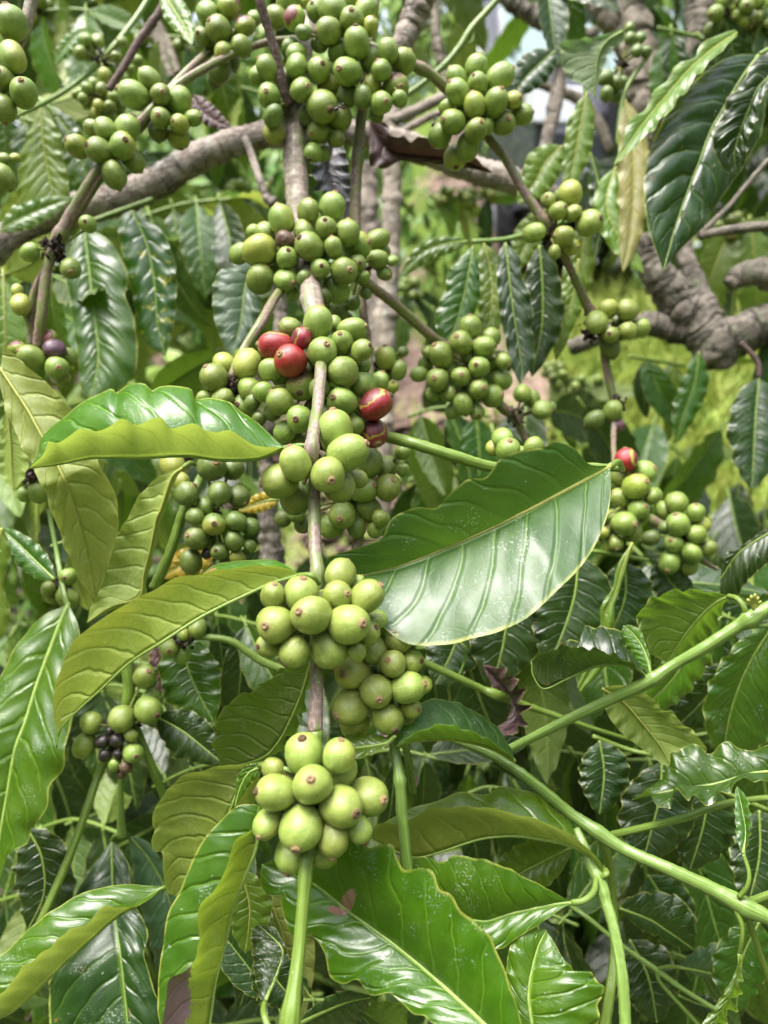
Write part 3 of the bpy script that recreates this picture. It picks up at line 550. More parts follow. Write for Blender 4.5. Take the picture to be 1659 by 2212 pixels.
# ------------------------------------------------------------------ upper left branches
J = branch('fruiting_branch', 'slender branch running from the top centre down left, three cherry clusters in a row', 600, 90, .46)
stem(J, [(640, 85, .465, 8), (575, 92, .46, 8), (500, 118, .455, 8), (420, 160, .445, 9), (370, 195, .44, 9), (325, 240, .435, 10), (290, 275, .432, 10), (240, 335, .43, 9), (205, 375, .43, 10), (165, 440, .43, 11), (135, 495, .43, 13), (115, 540, .43, 13), (100, 590, .43, 11), (90, 680, .43, 12), (82, 750, .435, 12)], 'smix', n=120, nodes=((.38, .2, .012), (.73, .3, .015)))
stem(J, [(465, 102, .47, 10), (420, 140, .46, 9), (370, 190, .452, 9), (330, 245, .448, 8), (285, 300, .442, 8), (225, 375, .44, 8), (175, 450, .438, 9), (120, 545, .438, 9), (72, 640, .44, 8), (66, 750, .44, 8)], 'smix', name='parallel_shoot', n=80)
cluster(J, .465, '472 63 28 456 55; 495 15 26 b; 448 28 24; 530 57 21 b; 443 80 22 433 83; 522 100 22; 482 113 20; 550 40 17; 475 150 26 d; 500 130 20 d; 465 170 18 d; 510 80 18 d', 'm', node=(490, 80), depthk=.4)
cluster(J, .44, '347 204 22 356 209; 290 205 30 264 199; 388 218 29 396 192; 323 170 23 305 154; 347 255 23 347 258; 388 268 21 378 269; 418 255 18 433 258; 342 283 22 d; 387 298 24; 365 235 16 d', 'm', node=(345, 228), depthk=.4)
cluster(J, .432, '214 325 28 196 322; 264 316 28 278 314; 168 317 24 152 310 b; 226 278 24; 275 280 28 290 255; 200 277 19; 287 347 23; 247 378 27; 235 355 22 d; 240 300 18 d', 'm', node=(235, 320), depthk=.4)
cluster(J, .43, '153 580 23 160 592; 65 545 21; 190 484 19 191 485', 'm', node=(118, 540), depthk=.1, crumbs=90)
cluster(J, .44, '123 795 26 136 798; 68 773 27 50 762; 118 755 21 v; 37 753 17 b; 108 730 16 b; 147 771 19; 137 820 15 148 815; 45 658 22; 37 628 13; 12 836 22', 'm', node=(88, 755), depthk=.3, crumbs=40)
K = branch('fruiting_twig', 'brown twig entering at the upper left corner with five large oval cherries', 65, 0, .39)
stem(K, [(80, -30, .39, 12), (66, 10, .39, 13), (55, 60, .39, 12), (30, 130, .395, 9), (28, 200, .40, 8)], 'sgrey')
cluster(K, .385, '23 50 34 21 22; 51 201 29 58 191; 27 123 29; 5 172 27 9 168; 8 235 28; -20 90 28', 'm', node=(25, 165), depthk=.3, crumbs=40)
cluster(K, .46, '7 383 25; 10 343 13; 33 342 11; -15 410 22', 'm', node=(0, 370), depthk=.2)
L = branch('background_twig', 'pale green twig with opposite buds slanting down left behind the small unripe cherries', 320, 0, .60, cat='coffee twig')
stem(L, [(335, -30, .62, 6), (300, 30, .61, 6), (250, 95, .60, 6), (215, 135, .60, 6), (170, 175, .60, 5), (110, 215, .60, 5), (0, 268, .61, 4)], 'spale')
cluster(L, .60, '187 87 14; 211 90 15; 173 115 14; 192 117 16; 227 163 15; 264 91 12; 252 122 11; 297 130 12; 280 148 11', 'm', node=(218, 130), depthk=.3)
Q = branch('background_twig', 'dark brown leafless twig behind the upper left clusters with a tight ball of tiny cherries', 350, 10, .56, cat='coffee twig')
stem(Q, [(365, -20, .56, 8), (345, 25, .56, 9), (300, 90, .56, 9), (270, 140, .56, 8), (235, 195, .56, 8)], 'stwig', rough=.08)
cluster(Q, .58, '''187 190 13; 202 180 12; 220 192 13; 197 202 13; 220 208 14; 180 213 12; 190 222 14; 213 228 12; 238 230 12; 245 210 13; 260 227 13; 257 243 13; 207 245 12; 227 248 13; 175 200 10; 165 205 10; 240 250 12''', 'm', node=(215, 212), depthk=.5)

# ------------------------------------------------------------------ branch with its cluster hanging right of the lower stem
R_ = branch('fruiting_branch', 'pale green shoot standing right of the lowest clusters, tipped by a dense oval cherry cluster', 880, 1870, .30)
stem(R_, [(883, 1900, .305, 11), (878, 1850, .305, 12), (872, 1790, .305, 12), (868, 1752, .305, 13), (864, 1690, .305, 12), (853, 1620, .31, 11), (848, 1560, .315, 10), (830, 1470, .325, 9), (815, 1400, .33, 8)], 'spale', n=60, nodes=((.42, .32, .02),))
stem(R_, [(893, 1715, .33, 8), (883, 1650, .33, 8), (872, 1590, .335, 8)], 'sgreen', name='side_shoot')
cluster(R_, .312, '''813 1493 37 819 1503; 848 1434 30 837 1420; 836 1548 37 852 1568; 880 1486 34 911 1476; 763 1454 39 745 1449; 758 1528 39 730 1537; 808 1404 30; 860 1384 30 851 1362; 886 1530 23 902 1528; 890 1429 25 908 1425; 875 1550 22 882 1546;
 913 1480 20; 766 1563 33; 830 1366 17; 800 1450 24 d; 850 1490 20 d''', 'p', node=(828, 1480), depthk=.55)
leaf(R_, [(855, 1588), (836, 1605), (800, 1612), (740, 1618), (698, 1612)], [(855, 1590), (835, 1612), (790, 1634), (740, 1642), (698, 1612)], [(853, 1586), (825, 1592), (786, 1584), (740, 1592), (698, 1611)], (.30, .305), dl=-.004, dr=.006, mat='leafb', nu=40, label='small young leaf below the cluster')
leaf(R_, [(1112, 1644), (1060, 1616), (986, 1599), (920, 1600), (885, 1604), (858, 1612)], [(1112, 1642), (1085, 1622), (1050, 1598), (1003, 1580), (960, 1568), (936, 1573), (905, 1583), (886, 1592), (868, 1606), (858, 1612)],
     [(1114, 1642), (1098, 1610), (1073, 1573), (1040, 1549), (1003, 1527), (953, 1512), (910, 1519), (882, 1550), (860, 1590), (858, 1611)], (.33, .312, .30), dl=-.016, dr=.014, mat='leafbig', belly=.12, nv=9, wave=.0005, label='glossy leaf curling down from the stem node')

# ------------------------------------------------------------------ lower right framework of green stems
T = branch('leafy_shoot', 'strong grooved green shoot crossing the lower right corner, forking at swollen nodes', 986, 1600, .36, cat='coffee shoot')
stem(T, [(960, 1590, .37, 7.74), (1000, 1605, .36, 8.6), (1060, 1630, .35, 10.3), (1112, 1662, .34, 11.2), (1170, 1705, .34, 12), (1230, 1755, .34, 12), (1290, 1797, .335, 15.5), (1350, 1835, .33, 13.8), (1450, 1880, .32, 14.6), (1540, 1922, .315, 16.3), (1602, 1955, .31, 19.8), (1680, 1992, .305, 14.6)], 'spale', n=110, nodes=((.22, .15, .01), (.47, .15, .012), (.90, .18, .012)), ridge=.06)
stem(T, [(1296, 1800, .345, 10.3), (1306, 1830, .352, 10.3), (1318, 1880, .36, 9.46), (1325, 1960, .365, 8.6), (1327, 2060, .36, 9.46), (1318, 2140, .35, 11.2), (1305, 2230, .345, 12)], 'sgreen', name='drooping_fork', n=50)
stem(T, [(1310, 1806, .34, 6.88), (1345, 1798, .345, 7.74), (1410, 1783, .35, 7.74), (1480, 1765, .355, 8.6), (1545, 1742, .36, 7.74), (1600, 1730, .365, 6.88), (1680, 1722, .37, 6.88)], 'sgreen', name='rising_fork', n=40)
stem(T, [(1600, 1955, .31, 7.74), (1628, 1945, .315, 8.6), (1680, 1925, .32, 8.6)], 'sgreen', name='rising_fork')
stem(T, [(1612, 1975, .31, 6.02), (1628, 2020, .315, 6.88), (1648, 2080, .32, 6.88), (1680, 2160, .325, 6.88)], 'sgreen', name='drooping_fork')
stem(T, [(1245, 1790, .33, 7.74), (1262, 1830, .325, 11.2), (1282, 1880, .32, 12.9), (1294, 1898, .318, 13.8), (1306, 1940, .315, 12.9), (1322, 1990, .31, 12), (1335, 2050, .305, 12), (1346, 2126, .30, 12.9), (1352, 2230, .295, 12.9)], 'spale', name='hanging_shoot', n=70, nodes=((.32, .18, .03),))
# folded leaf left of the hanging shoot
leaf(T, [(1307, 1882), (1292, 1866), (1262, 1842), (1223, 1824), (1156, 1811), (1106, 1806), (1036, 1813), (953, 1840), (896, 1852), (840, 1832), (785, 1803)],
     [(1307, 1880), (1285, 1850), (1233, 1807), (1173, 1778), (1106, 1761), (1073, 1752), (1013, 1746), (966, 1751), (936, 1747), (920, 1755), (886, 1772), (860, 1781), (820, 1781), (806, 1787), (785, 1803)],
     [(1308, 1880), (1256, 1819), (1239, 1790), (1199, 1754), (1156, 1719), (1106, 1704), (1080, 1702), (1053, 1719), (1010, 1714), (986, 1716), (946, 1732), (886, 1748), (840, 1772), (785, 1802)],
     (.32, .325, .33), dl=-.014, dr=.02, mat='leafb', nv=9, wave=.0003, pet=[(1296, 1896, .317, 6), (1310, 1888, .316, 7), (1307, 1880, .319, 7)], label='long folded leaf, pale underside in front of its glossy face')
leaf(T, [(1236, 1950), (1200, 1953), (1106, 1973), (1040, 1990), (960, 1962), (868, 1865)],
     [(1236, 1955), (1219, 1960), (1172, 1992), (1106, 2034), (1078, 2050), (1000, 2040), (930, 1960), (868, 1867)],
     [(1236, 1946), (1219, 1940), (1179, 1916), (1139, 1896), (1106, 1877), (1060, 1858), (1020, 1849), (980, 1846), (960, 1858), (946, 1861), (925, 1850), (908, 1849), (888, 1858), (868, 1865)],
     (.31, .318), dl=-.006, dr=-.002, mat='leafb', nv=9, wave=.0005, pet=[(1288, 1892, .318, 6), (1283, 1925, .312, 7), (1262, 1945, .309, 7), (1236, 1950, .31, 7)], label='bright leaf on a hooked stalk below the folded leaf')
leaf(T, [(1238, 1828), (1190, 1852), (1139, 1878), (1100, 1898), (1050, 1905)], [(1238, 1830), (1215, 1880), (1176, 1918), (1120, 1935), (1050, 1906)], [(1238, 1826), (1190, 1815), (1140, 1815), (1090, 1845), (1050, 1904)], .345, mat='leafb', dl=-.003, pet=[(1288, 1806, .34, 5), (1262, 1812, .342, 5), (1238, 1828, .345, 5)])
leaf(T, [(1152, 2260), (1149, 2212), (1142, 2142), (1159, 2056), (1180, 2010)], [(1150, 2262), (1115, 2212), (1095, 2130), (1100, 2050), (1130, 2010), (1180, 2008)],
     [(1160, 2262), (1262, 2250), (1294, 2205), (1291, 2172), (1300, 2155), (1306, 2132), (1292, 2122), (1276, 2098), (1266, 2110), (1245, 2112), (1235, 2090), (1216, 2070), (1200, 2040), (1180, 2010)],
     (.29, .31), dl=.004, dr=-.006, mat='leafb', nv=7, wave=.0008, label='shiny crumpled leaf at the bottom edge')
leaf(T, [(1606, 1845), (1612, 1800), (1604, 1750), (1592, 1700)], [(1604, 1846), (1594, 1820), (1588, 1770), (1588, 1712), (1592, 1698)], [(1608, 1846), (1616, 1822), (1622, 1780), (1616, 1730), (1594, 1698)], (.31, .325), mat='leaf', dr=-.004, nu=36, pet=[(1597, 1938, .308, 6), (1614, 1915, .306, 5), (1618, 1885, .307, 4.5), (1606, 1845, .31, 4)], label='narrow folded leaf standing on an upright stalk')
leaf(T, [(1598, 2060), (1597, 2100), (1580, 2150), (1540, 2215), (1500, 2260)], [(1600, 2060), (1603, 2110), (1592, 2160), (1560, 2220), (1502, 2262)], [(1597, 2060), (1588, 2100), (1560, 2150), (1520, 2205), (1480, 2240), (1500, 2260)], (.31, .30), mat='leafb', dl=-.01, pet=[(1590, 1965, .31, 7), (1603, 2000, .308, 5), (1603, 2030, .308, 5), (1598, 2060, .31, 4)], label='narrow leaf hanging from the lower right node')
leaf(T, [(1680, 1665), (1620, 1672), (1560, 1690), (1500, 1702), (1440, 1710), (1366, 1727)], [(1680, 1690), (1659, 1690), (1606, 1686), (1573, 1710), (1550, 1728), (1529, 1740), (1505, 1730), (1489, 1727), (1472, 1716), (1459, 1708), (1450, 1735), (1443, 1750), (1423, 1747), (1412, 1730), (1400, 1709), (1392, 1715), (1366, 1727)],
     [(1680, 1605), (1659, 1609), (1616, 1624), (1590, 1612), (1569, 1602), (1529, 1629), (1508, 1612), (1489, 1606), (1466, 1624), (1449, 1624), (1446, 1650), (1420, 1690), (1366, 1727)], (.34, .35), dl=-.012, dr=.01, mat='leaf', wave=.0014, nv=9, label='frilly edged leaf at the right border')

U = branch('leafy_shoot', 'straight pale green shoot rising from centre bottom to the right border between young leaves', 1100, 1618, .38, cat='coffee shoot')
stem(U, [(1085, 1627, .38, 7.74), (1106, 1615, .38, 8.6), (1180, 1578, .375, 10.3), (1250, 1543, .37, 11.2), (1330, 1506, .365, 12), (1402, 1472, .36, 13.8), (1450, 1440, .36, 12), (1520, 1400, .355, 12.9), (1590, 1355, .352, 13.8), (1625, 1335, .35, 17.2), (1680, 1300, .35, 12)], 'spale', n=90, nodes=((.53, .2, .012), (.88, .22, .015)), ridge=.05)
stem(U, [(1622, 1340, .35, 6.88), (1640, 1350, .35, 6.88), (1680, 1345, .352, 6.88)], 'spale', name='side_shoot')
leaf(U, [(1396, 1464), (1374, 1444), (1330, 1433), (1275, 1444), (1223, 1468), (1175, 1488), (1152, 1460), (1148, 1430)],
     [(1396, 1462), (1366, 1436), (1323, 1415), (1273, 1402), (1250, 1403), (1223, 1395), (1200, 1404), (1189, 1404), (1175, 1412), (1165, 1413), (1152, 1424), (1148, 1430)],
     [(1397, 1462), (1379, 1433), (1359, 1406), (1340, 1363), (1300, 1359), (1269, 1354), (1262, 1372), (1258, 1382), (1225, 1389), (1215, 1396), (1180, 1410), (1148, 1430)], (.36, .37), dl=-.012, dr=.016, mat='leafd', nv=8, wave=.0012, pet=[(1402, 1470, .36, 5), (1396, 1464, .36, 5)], label='ruffled leaf folded like a boat at the stem node')
leaf(U, [(1406, 1462), (1400, 1430), (1386, 1395), (1364, 1366), (1346, 1352)], [(1403, 1461), (1375, 1435), (1355, 1400), (1342, 1372), (1346, 1352)], [(1408, 1461), (1405, 1420), (1393, 1385), (1384, 1362), (1362, 1350), (1346, 1352)], (.36, .375), dl=.004, mat='leafb', nu=40, wave=.001)
leaf(U, [(1574, 1288), (1550, 1300), (1523, 1322), (1483, 1368), (1455, 1410), (1440, 1430)],
     [(1572, 1286), (1545, 1281), (1489, 1275), (1445, 1280), (1423, 1289), (1395, 1306), (1376, 1340), (1386, 1370), (1399, 1390), (1406, 1416), (1425, 1423), (1440, 1430)],
     [(1574, 1290), (1560, 1320), (1552, 1350), (1536, 1384), (1499, 1424), (1465, 1436), (1440, 1430)], (.36, .39), dl=-.002, dr=.012, mat='leaf', nv=7, belly=.14, pet=[(1612, 1330, .35, 7), (1606, 1310, .35, 6), (1592, 1293, .353, 6), (1574, 1288, .36, 6)], label='leaf seen from below with straight cream veins')
leaf(U, [(1300, 1487), (1345, 1515), (1385, 1560), (1425, 1610), (1450, 1655)], [(1302, 1490), (1309, 1536), (1340, 1580), (1390, 1620), (1430, 1650), (1450, 1656)],
     [(1302, 1486), (1350, 1480), (1390, 1495), (1423, 1526), (1450, 1540), (1466, 1556), (1499, 1583), (1518, 1605), (1526, 1625), (1490, 1640), (1450, 1655)], (.40, .385), dr=-.01, mat='leafy', nv=7, label='young pale leaf hanging under the shoot')
leaf(U, [(1366, 1172), (1345, 1222), (1330, 1275), (1308, 1320), (1303, 1358), (1290, 1420), (1250, 1490)], [(1366, 1174), (1354, 1222), (1340, 1270), (1328, 1310), (1322, 1358), (1312, 1430), (1256, 1495)], [(1364, 1172), (1335, 1218), (1322, 1270), (1297, 1310), (1296, 1350), (1276, 1410), (1246, 1484)], (.42, .41), mat='leafy', nv=9, belly=.4, label='thin twisted yellow green leaf hanging vertically')
leaf(U, [(1680, 1140), (1600, 1190), (1556, 1250)], [(1680, 1200), (1620, 1250), (1590, 1290), (1556, 1300)], [(1670, 1130), (1600, 1180), (1570, 1195), (1556, 1245)], (.42, .43), mat='leafd', nv=7, dl=-.004, label='dark leaf with dull underside at the right border')
leaf(U, [(1680, 1335), (1620, 1430), (1580, 1530), (1560, 1640)], [(1700, 1360), (1690, 1480), (1660, 1590), (1560, 1660)], [(1660, 1340), (1580, 1400), (1530, 1480), (1520, 1560), (1560, 1650)], (.42, .44), mat='leaf', nv=9, label='broad shaded leaf below the right hand node')
leaf(U, [(1560, 1330), (1500, 1400), (1450, 1470), (1390, 1530)], [(1562, 1334), (1545, 1400), (1500, 1480), (1440, 1530), (1390, 1532)], [(1556, 1328), (1480, 1370), (1440, 1410), (1400, 1480), (1388, 1528)], (.44, .45), mat='leafb', nv=8, wave=.003)
leaf(U, [(1580, 1430), (1530, 1500), (1470, 1560), (1400, 1590)], [(1582, 1434), (1570, 1510), (1500, 1580), (1400, 1592)], [(1576, 1428), (1500, 1450), (1430, 1520), (1400, 1588)], (.46, .47), mat='leafd', nv=8, wave=.003)
bud = branch('flower_bud_spray', 'tiny yellow bud spray standing on the pale shoot at the right border', 1628, 1318, .345, cat='flower buds')
for k, (dx, dy) in enumerate(((-12, -20), (-5, -27), (3, -30), (9, -24), (14, -16))):
    stem(bud, [(1628, 1318, .345, 2), (1628 + dx * .6, 1318 + dy * .6, .344, 2.2), (1628 + dx, 1316 + dy, .343, 4.2), (1628 + dx * 1.15, 1316 + dy * 1.15, .343, 1.4)], 'riby', name='bud', n=10, seg=8)

W = branch('background_twig', 'thin green jointed twig passing behind the glossy curled leaf towards the dead purple leaf', 913, 1430, .42, cat='coffee twig')
stem(W, [(905, 1425, .42, 7.74), (990, 1465, .425, 8.6), (1040, 1488, .43, 7.74), (1075, 1502, .43, 9.46), (1133, 1523, .44, 7.74), (1220, 1553, .45, 6.02), (1300, 1580, .46, 5.16), (1362, 1598, .47, 4.3)], 'sgreen', nodes=((.36, .3, .03),))
stem(W, [(990, 1462, .425, 2.58), (1003, 1430, .425, 2.58), (1005, 1400, .42, 2.58), (990, 1385, .42, 2.58)], 'sgreen', name='leaf_stalk')
X = branch('background_twig', 'forked thin green twig low on the right with small ruffled leaves', 1260, 1970, .46, cat='coffee twig')
stem(X, [(1230, 1955, .47, 5), (1266, 1980, .46, 5), (1340, 2040, .455, 5), (1418, 2095, .45, 6), (1480, 2140, .445, 5), (1565, 2192, .44, 5)], 'spale')
stem(X, [(1418, 2097, .45, 5), (1425, 2120, .45, 4), (1450, 2150, .45, 4), (1510, 2215, .45, 4)], 'spale', name='side_shoot')
leaf(X, [(1470, 2090), (1510, 2097), (1555, 2108), (1600, 2115)], [(1470, 2087), (1495, 2055), (1540, 2037), (1580, 2035), (1610, 2060), (1604, 2113)], [(1470, 2093), (1510, 2108), (1560, 2120), (1600, 2118)], .44, mat='leafg', wave=.002, nu=40, pet=[(1420, 2093, .45, 4), (1445, 2088, .445, 4), (1470, 2090, .44, 4)])
leaf(X, [(1339, 1962), (1400, 1985), (1440, 2010), (1500, 2052)], [(1340, 1958), (1362, 1935), (1420, 1925), (1470, 1940), (1500, 1985), (1502, 2050)], [(1339, 1966), (1380, 2005), (1420, 2022), (1450, 2040), (1500, 2056)], .43, mat='leafd', wave=.002, nu=40)
leaf(X, [(1465, 2150), (1500, 2165), (1540, 2180), (1570, 2200)], [(1465, 2148), (1500, 2145), (1545, 2160), (1572, 2198)], [(1465, 2152), (1490, 2185), (1530, 2210), (1570, 2203)], .45, mat='leafd', wave=.002, nu=40)

# ------------------------------------------------------------------ lower left
Y = branch('fruiting_branch', 'green and brown shoot low on the left carrying dried black berries among green cherries', 278, 1430, .43)
stem(Y, [(272, 1380, .435, 12), (274, 1435, .43, 13), (279, 1490, .43, 12), (265, 1560, .43, 8), (240, 1620, .43, 7), (218, 1660, .43, 8), (190, 1740, .42, 9), (150, 1850, .41, 9), (95, 1975, .40, 9), (60, 2050, .40, 9)], 'sgreen', n=80, nodes=((.18, .2, .02), (.4, .25, .02)))
stem(Y, [(292, 1560, .43, 8), (305, 1600, .43, 9), (330, 1660, .43, 9), (358, 1730, .44, 9)], 'sgreen', name='side_shoot')
cluster(Y, .425, '''263 1553 28 258 1578; 320 1534 29 343 1541; 253 1599 16 k; 220 1602 15 k; 227 1631 14 k; 255 1629 11 k; 288 1626 23 300 1628; 182 1611 25 175 1632; 197 1561 24; 237 1579 9 k; 325 1506 19; 313 1461 25 325 1448; 272 1657 14 n; 247 1652 14; 283 1588 14; 240 1615 10 k; 262 1672 10 n''', 'm', node=(262, 1570), depthk=.25, crumbs=60)
Z = branch('leafy_shoot', 'grey green shoot hanging in the lower left with a pair of drooping bluish leaves', 262, 1690, .46, cat='coffee shoot')
stem(Z, [(262, 1660, .46, 6), (261, 1720, .46, 6), (262, 1780, .46, 9), (262, 1808, .46, 11)], 'spale')
leaf(Z, [(242, 1815), (242, 1860), (244, 1920), (250, 1990), (262, 2075), (273, 2180), (285, 2300)],
     [(244, 1815), (262, 1840), (278, 1868), (283, 1910), (292, 1955), (307, 1982), (320, 2019), (312, 2062), (330, 2126), (350, 2192), (340, 2260), (285, 2300)],
     [(240, 1815), (210, 1860), (170, 1920), (150, 1990), (125, 2080), (110, 2126), (113, 2212), (160, 2290), (285, 2300)], (.46, .42, .40), mat='leafd', nv=8, quilt=.002, wave=.001, pet=[(262, 1806, .46, 5), (250, 1805, .458, 5), (242, 1815, .46, 5)], label='dark leaf hanging below the bright folded leaf')
leaf(Z, [(278, 1805), (318, 1850), (353, 1910), (375, 1980), (380, 2060), (360, 2140)], [(281, 1803), (320, 1820), (360, 1870), (400, 1950), (400, 2060), (362, 2142)], [(276, 1808), (284, 1850), (290, 1910), (310, 1980), (330, 2060), (356, 2140)], (.47, .46), mat='leafg', nv=8, pet=[(262, 1806, .46, 5), (270, 1800, .46, 5), (278, 1805, .47, 5)], label='bluish drooping leaf')
AA = branch('leafy_shoot', 'shoot at the lower left border bearing the long leaf folded lengthwise above dark foliage', 380, 1905, .36, cat='coffee shoot')
stem(AA, [(350, 1920, .36, 5), (375, 1912, .37, 6), (400, 1930, .385, 7), (420, 1990, .40, 8)], 'sgreen')
leaf(AA, [(353, 1918), (290, 1958), (250, 1982), (187, 2038), (133, 2088), (83, 2138), (33, 2182), (-10, 2205), (-60, 2230)],
     [(353, 1917), (300, 1959), (260, 1962), (227, 1962), (197, 1992), (173, 2006), (130, 2026), (108, 2054), (57, 2086), (33, 2118), (0, 2152), (-60, 2230)],
     [(353, 1916), (320, 1913), (283, 1911), (233, 1915), (195, 1925), (160, 1938), (125, 1962), (93, 1982), (62, 2009), (30, 2041), (0, 2066), (-40, 2110), (-60, 2228)], (.36, .34, .33), dl=-.016, dr=.010, mat='leafb', nv=9, quilt=.0014, wave=.0006, label='long leaf folded lengthwise with dusty white flecks')
BB = branch('leafy_shoot', 'shoot at the left border with a very large bright green leaf hanging below', 150, 1290, .43, cat='coffee shoot')
stem(BB, [(105, 1100, .46, 5), (120, 1180, .455, 5), (128, 1225, .45, 6), (140, 1290, .44, 6), (148, 1310, .43, 6)], 'spale')
cluster(BB, .45, '147 1246 20 147 1247; 147 1291 24; 105 1273 17; 110 1293 11', 'm', node=(128, 1262), depthk=.2)
leaf(BB, [(148, 1308), (135, 1335), (110, 1400), (80, 1480), (55, 1560), (33, 1620), (15, 1720), (0, 1810), (-10, 1930)],
     [(150, 1308), (170, 1350), (176, 1410), (168, 1480), (157, 1549), (147, 1606), (143, 1646), (133, 1666), (110, 1697), (107, 1739), (87, 1772), (64, 1792), (60, 1822), (30, 1838), (12, 1860), (-10, 1932)],
     [(146, 1306), (105, 1325), (67, 1353), (35, 1400), (15, 1440), (-20, 1500), (-60, 1600), (-70, 1750), (-12, 1930)], (.43, .40, .385), dl=-.004, dr=.004, mat='leafb', nv=8, nu=90, quilt=.0018, wave=.0016, wf=5, rib=.0016, label='very large bright green leaf with pale midrib')
leaf(BB, [(118, 1252), (80, 1215), (40, 1175), (0, 1140)], [(117, 1254), (80, 1250), (40, 1222), (10, 1180), (0, 1142)], [(118, 1250), (112, 1215), (85, 1178), (40, 1148), (0, 1138)], (.42, .44), mat='leaf', nu=40, label='small dark leaf above the two cherries')
CC = branch('leafy_shoot', 'shoot at the left border behind the wavy folded leaf, its broad underside leaf tapering down', 0, 745, .40, cat='coffee shoot')
stem(CC, [(-30, 770, .40, 7), (0, 795, .40, 6)], 'sgreen')
leaf(CC, [(0, 795), (27, 836), (60, 886), (80, 923), (127, 1010), (160, 1090), (190, 1200), (208, 1300)], [(-5, 800), (10, 880), (45, 960), (90, 1050), (135, 1170), (170, 1250), (208, 1300)],
     [(0, 745), (30, 765), (57, 790), (90, 818), (110, 838), (123, 852), (140, 868), (153, 890), (200, 980), (240, 1050), (256, 1120), (240, 1200), (208, 1300)], (.385, .37, .40), mat='leafy', nv=10, quilt=.0014, label='broad leaf seen from below, cream ribs')
leaf(CC, [(15, 880), (22, 950), (25, 1010), (30, 1060)], [(15, 880), (0, 930), (-5, 1010), (30, 1062)], [(15, 880), (58, 930), (60, 1010), (30, 1062)], (.44, .44), mat='leafy', nu=40)
leaf(CC, [(5, 1140), (-5, 1200), (0, 1280), (-10, 1390)], [(8, 1140), (24, 1195), (8, 1260), (22, 1320), (8, 1370), (-8, 1392)], [(0, 1140), (-30, 1250), (-20, 1390)], (.42, .42), mat='leafy', nu=40, wave=.002)
DD = branch('fruiting_branch', 'upright green shoot left of the middle branch with a drooping dark green cherry cluster', 410, 1080, .42)
stem(DD, [(460, 980, .43, 9), (430, 1040, .43, 10), (400, 1095, .42, 11), (385, 1140, .42, 11), (365, 1200, .42, 11), (332, 1272, .42, 12)], 'sgreen')
cluster(DD, .415, '''457 1008 33 472 1001; 475 1065 27; 403 1066 26 424 1046; 515 1073 25 531 1088; 463 1133 26 468 1131; 510 1126 23; 425 1163 27 412 1155; 503 1013 24; 373 1003 27; 505 1168 22; 475 1192 20 471 1188; 413 1213 24; 421 1116 20; 443 1093 20; 447 1196 12 k; 540 1138 20;
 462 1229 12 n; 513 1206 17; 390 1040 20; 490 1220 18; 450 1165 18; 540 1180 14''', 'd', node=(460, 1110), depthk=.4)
leaf(DD, [(395, 1010), (370, 1033), (347, 1100), (337, 1122), (323, 1190), (310, 1240), (300, 1290), (240, 1310), (188, 1345)],
     [(394, 1008), (353, 1023), (320, 1048), (300, 1072), (280, 1106), (273, 1125), (248, 1155), (233, 1182), (215, 1220), (210, 1258), (213, 1283), (196, 1310), (188, 1345)],
     [(397, 1012), (378, 1040), (355, 1105), (345, 1150), (332, 1200), (320, 1250), (305, 1296), (240, 1320), (188, 1346)], (.40, .395), mat='leafy', nv=10, dr=.004, pet=[(425, 1005, .415, 5), (410, 1000, .405, 5), (395, 1010, .40, 5)], label='upright pale leaf seen from below')
ql_later = DD
EE = branch('background_twig', 'thin dark twig under the rusty leaf with three half hidden cherries', 433, 1376, .42, cat='coffee twig')
stem(EE, [(400, 1382, .42, 6), (433, 1376, .42, 7), (500, 1385, .42, 8), (560, 1425, .42, 9), (620, 1450, .42, 8)], 'sgreen')
cluster(EE, .42, '365 1399 21 371 1403; 392 1414 20; 427 1356 20; 395 1370 14', 'm', node=(400, 1382), depthk=.2, crumbs=40)
FF = branch('background_twig', 'short twig at the left border with four cherries on dark flower remains', 75, 1030, .46, cat='coffee twig')
stem(FF, [(60, 1015, .46, 6), (80, 1030, .46, 7), (110, 1020, .46, 6)], 'stwig')
cluster(FF, .455, '113 1038 20; 82 1065 20; 53 1068 17; 42 1046 14; 68 1030 12 v', 'm', node=(78, 1028), depthk=.2, crumbs=90)
# ================================================================== leaves further back
def ql(parent, pts, w, d, mat='leaf', tilt=0.0, asym=0.0, **k):
    """leaf from a traced midrib, base first, w = greatest width in px"""
    s = spline(pts, 13); t = np.linspace(0, 1, 13)
    T = np.gradient(s, axis=0); T /= np.linalg.norm(T, axis=1)[:, None] + 1e-9
    nl = np.stack([T[:, 1], -T[:, 0]], 1)              # left of travel, y down
    prof = np.sin(np.pi * np.clip(t, 0, 1) ** .85) ** .75 * w / 2
    rr = np.random.default_rng(int(abs(pts[0][0] * 7 + pts[0][1])))
    L = s + nl * (prof * (1 + asym) * (1 + rr.normal(0, .05, 13)))[:, None]; R = s - nl * (prof * (1 - asym) * (1 + rr.normal(0, .05, 13)))[:, None]
    k.setdefault('nu', 44); k.setdefault('nw', 8); k.setdefault('wave', .0018); k.setdefault('quilt', .0008)
    return leaf(parent, pts, [tuple(q) for q in L], [tuple(q) for q in R], d, dl=tilt, dr=-tilt, mat=mat, **k)

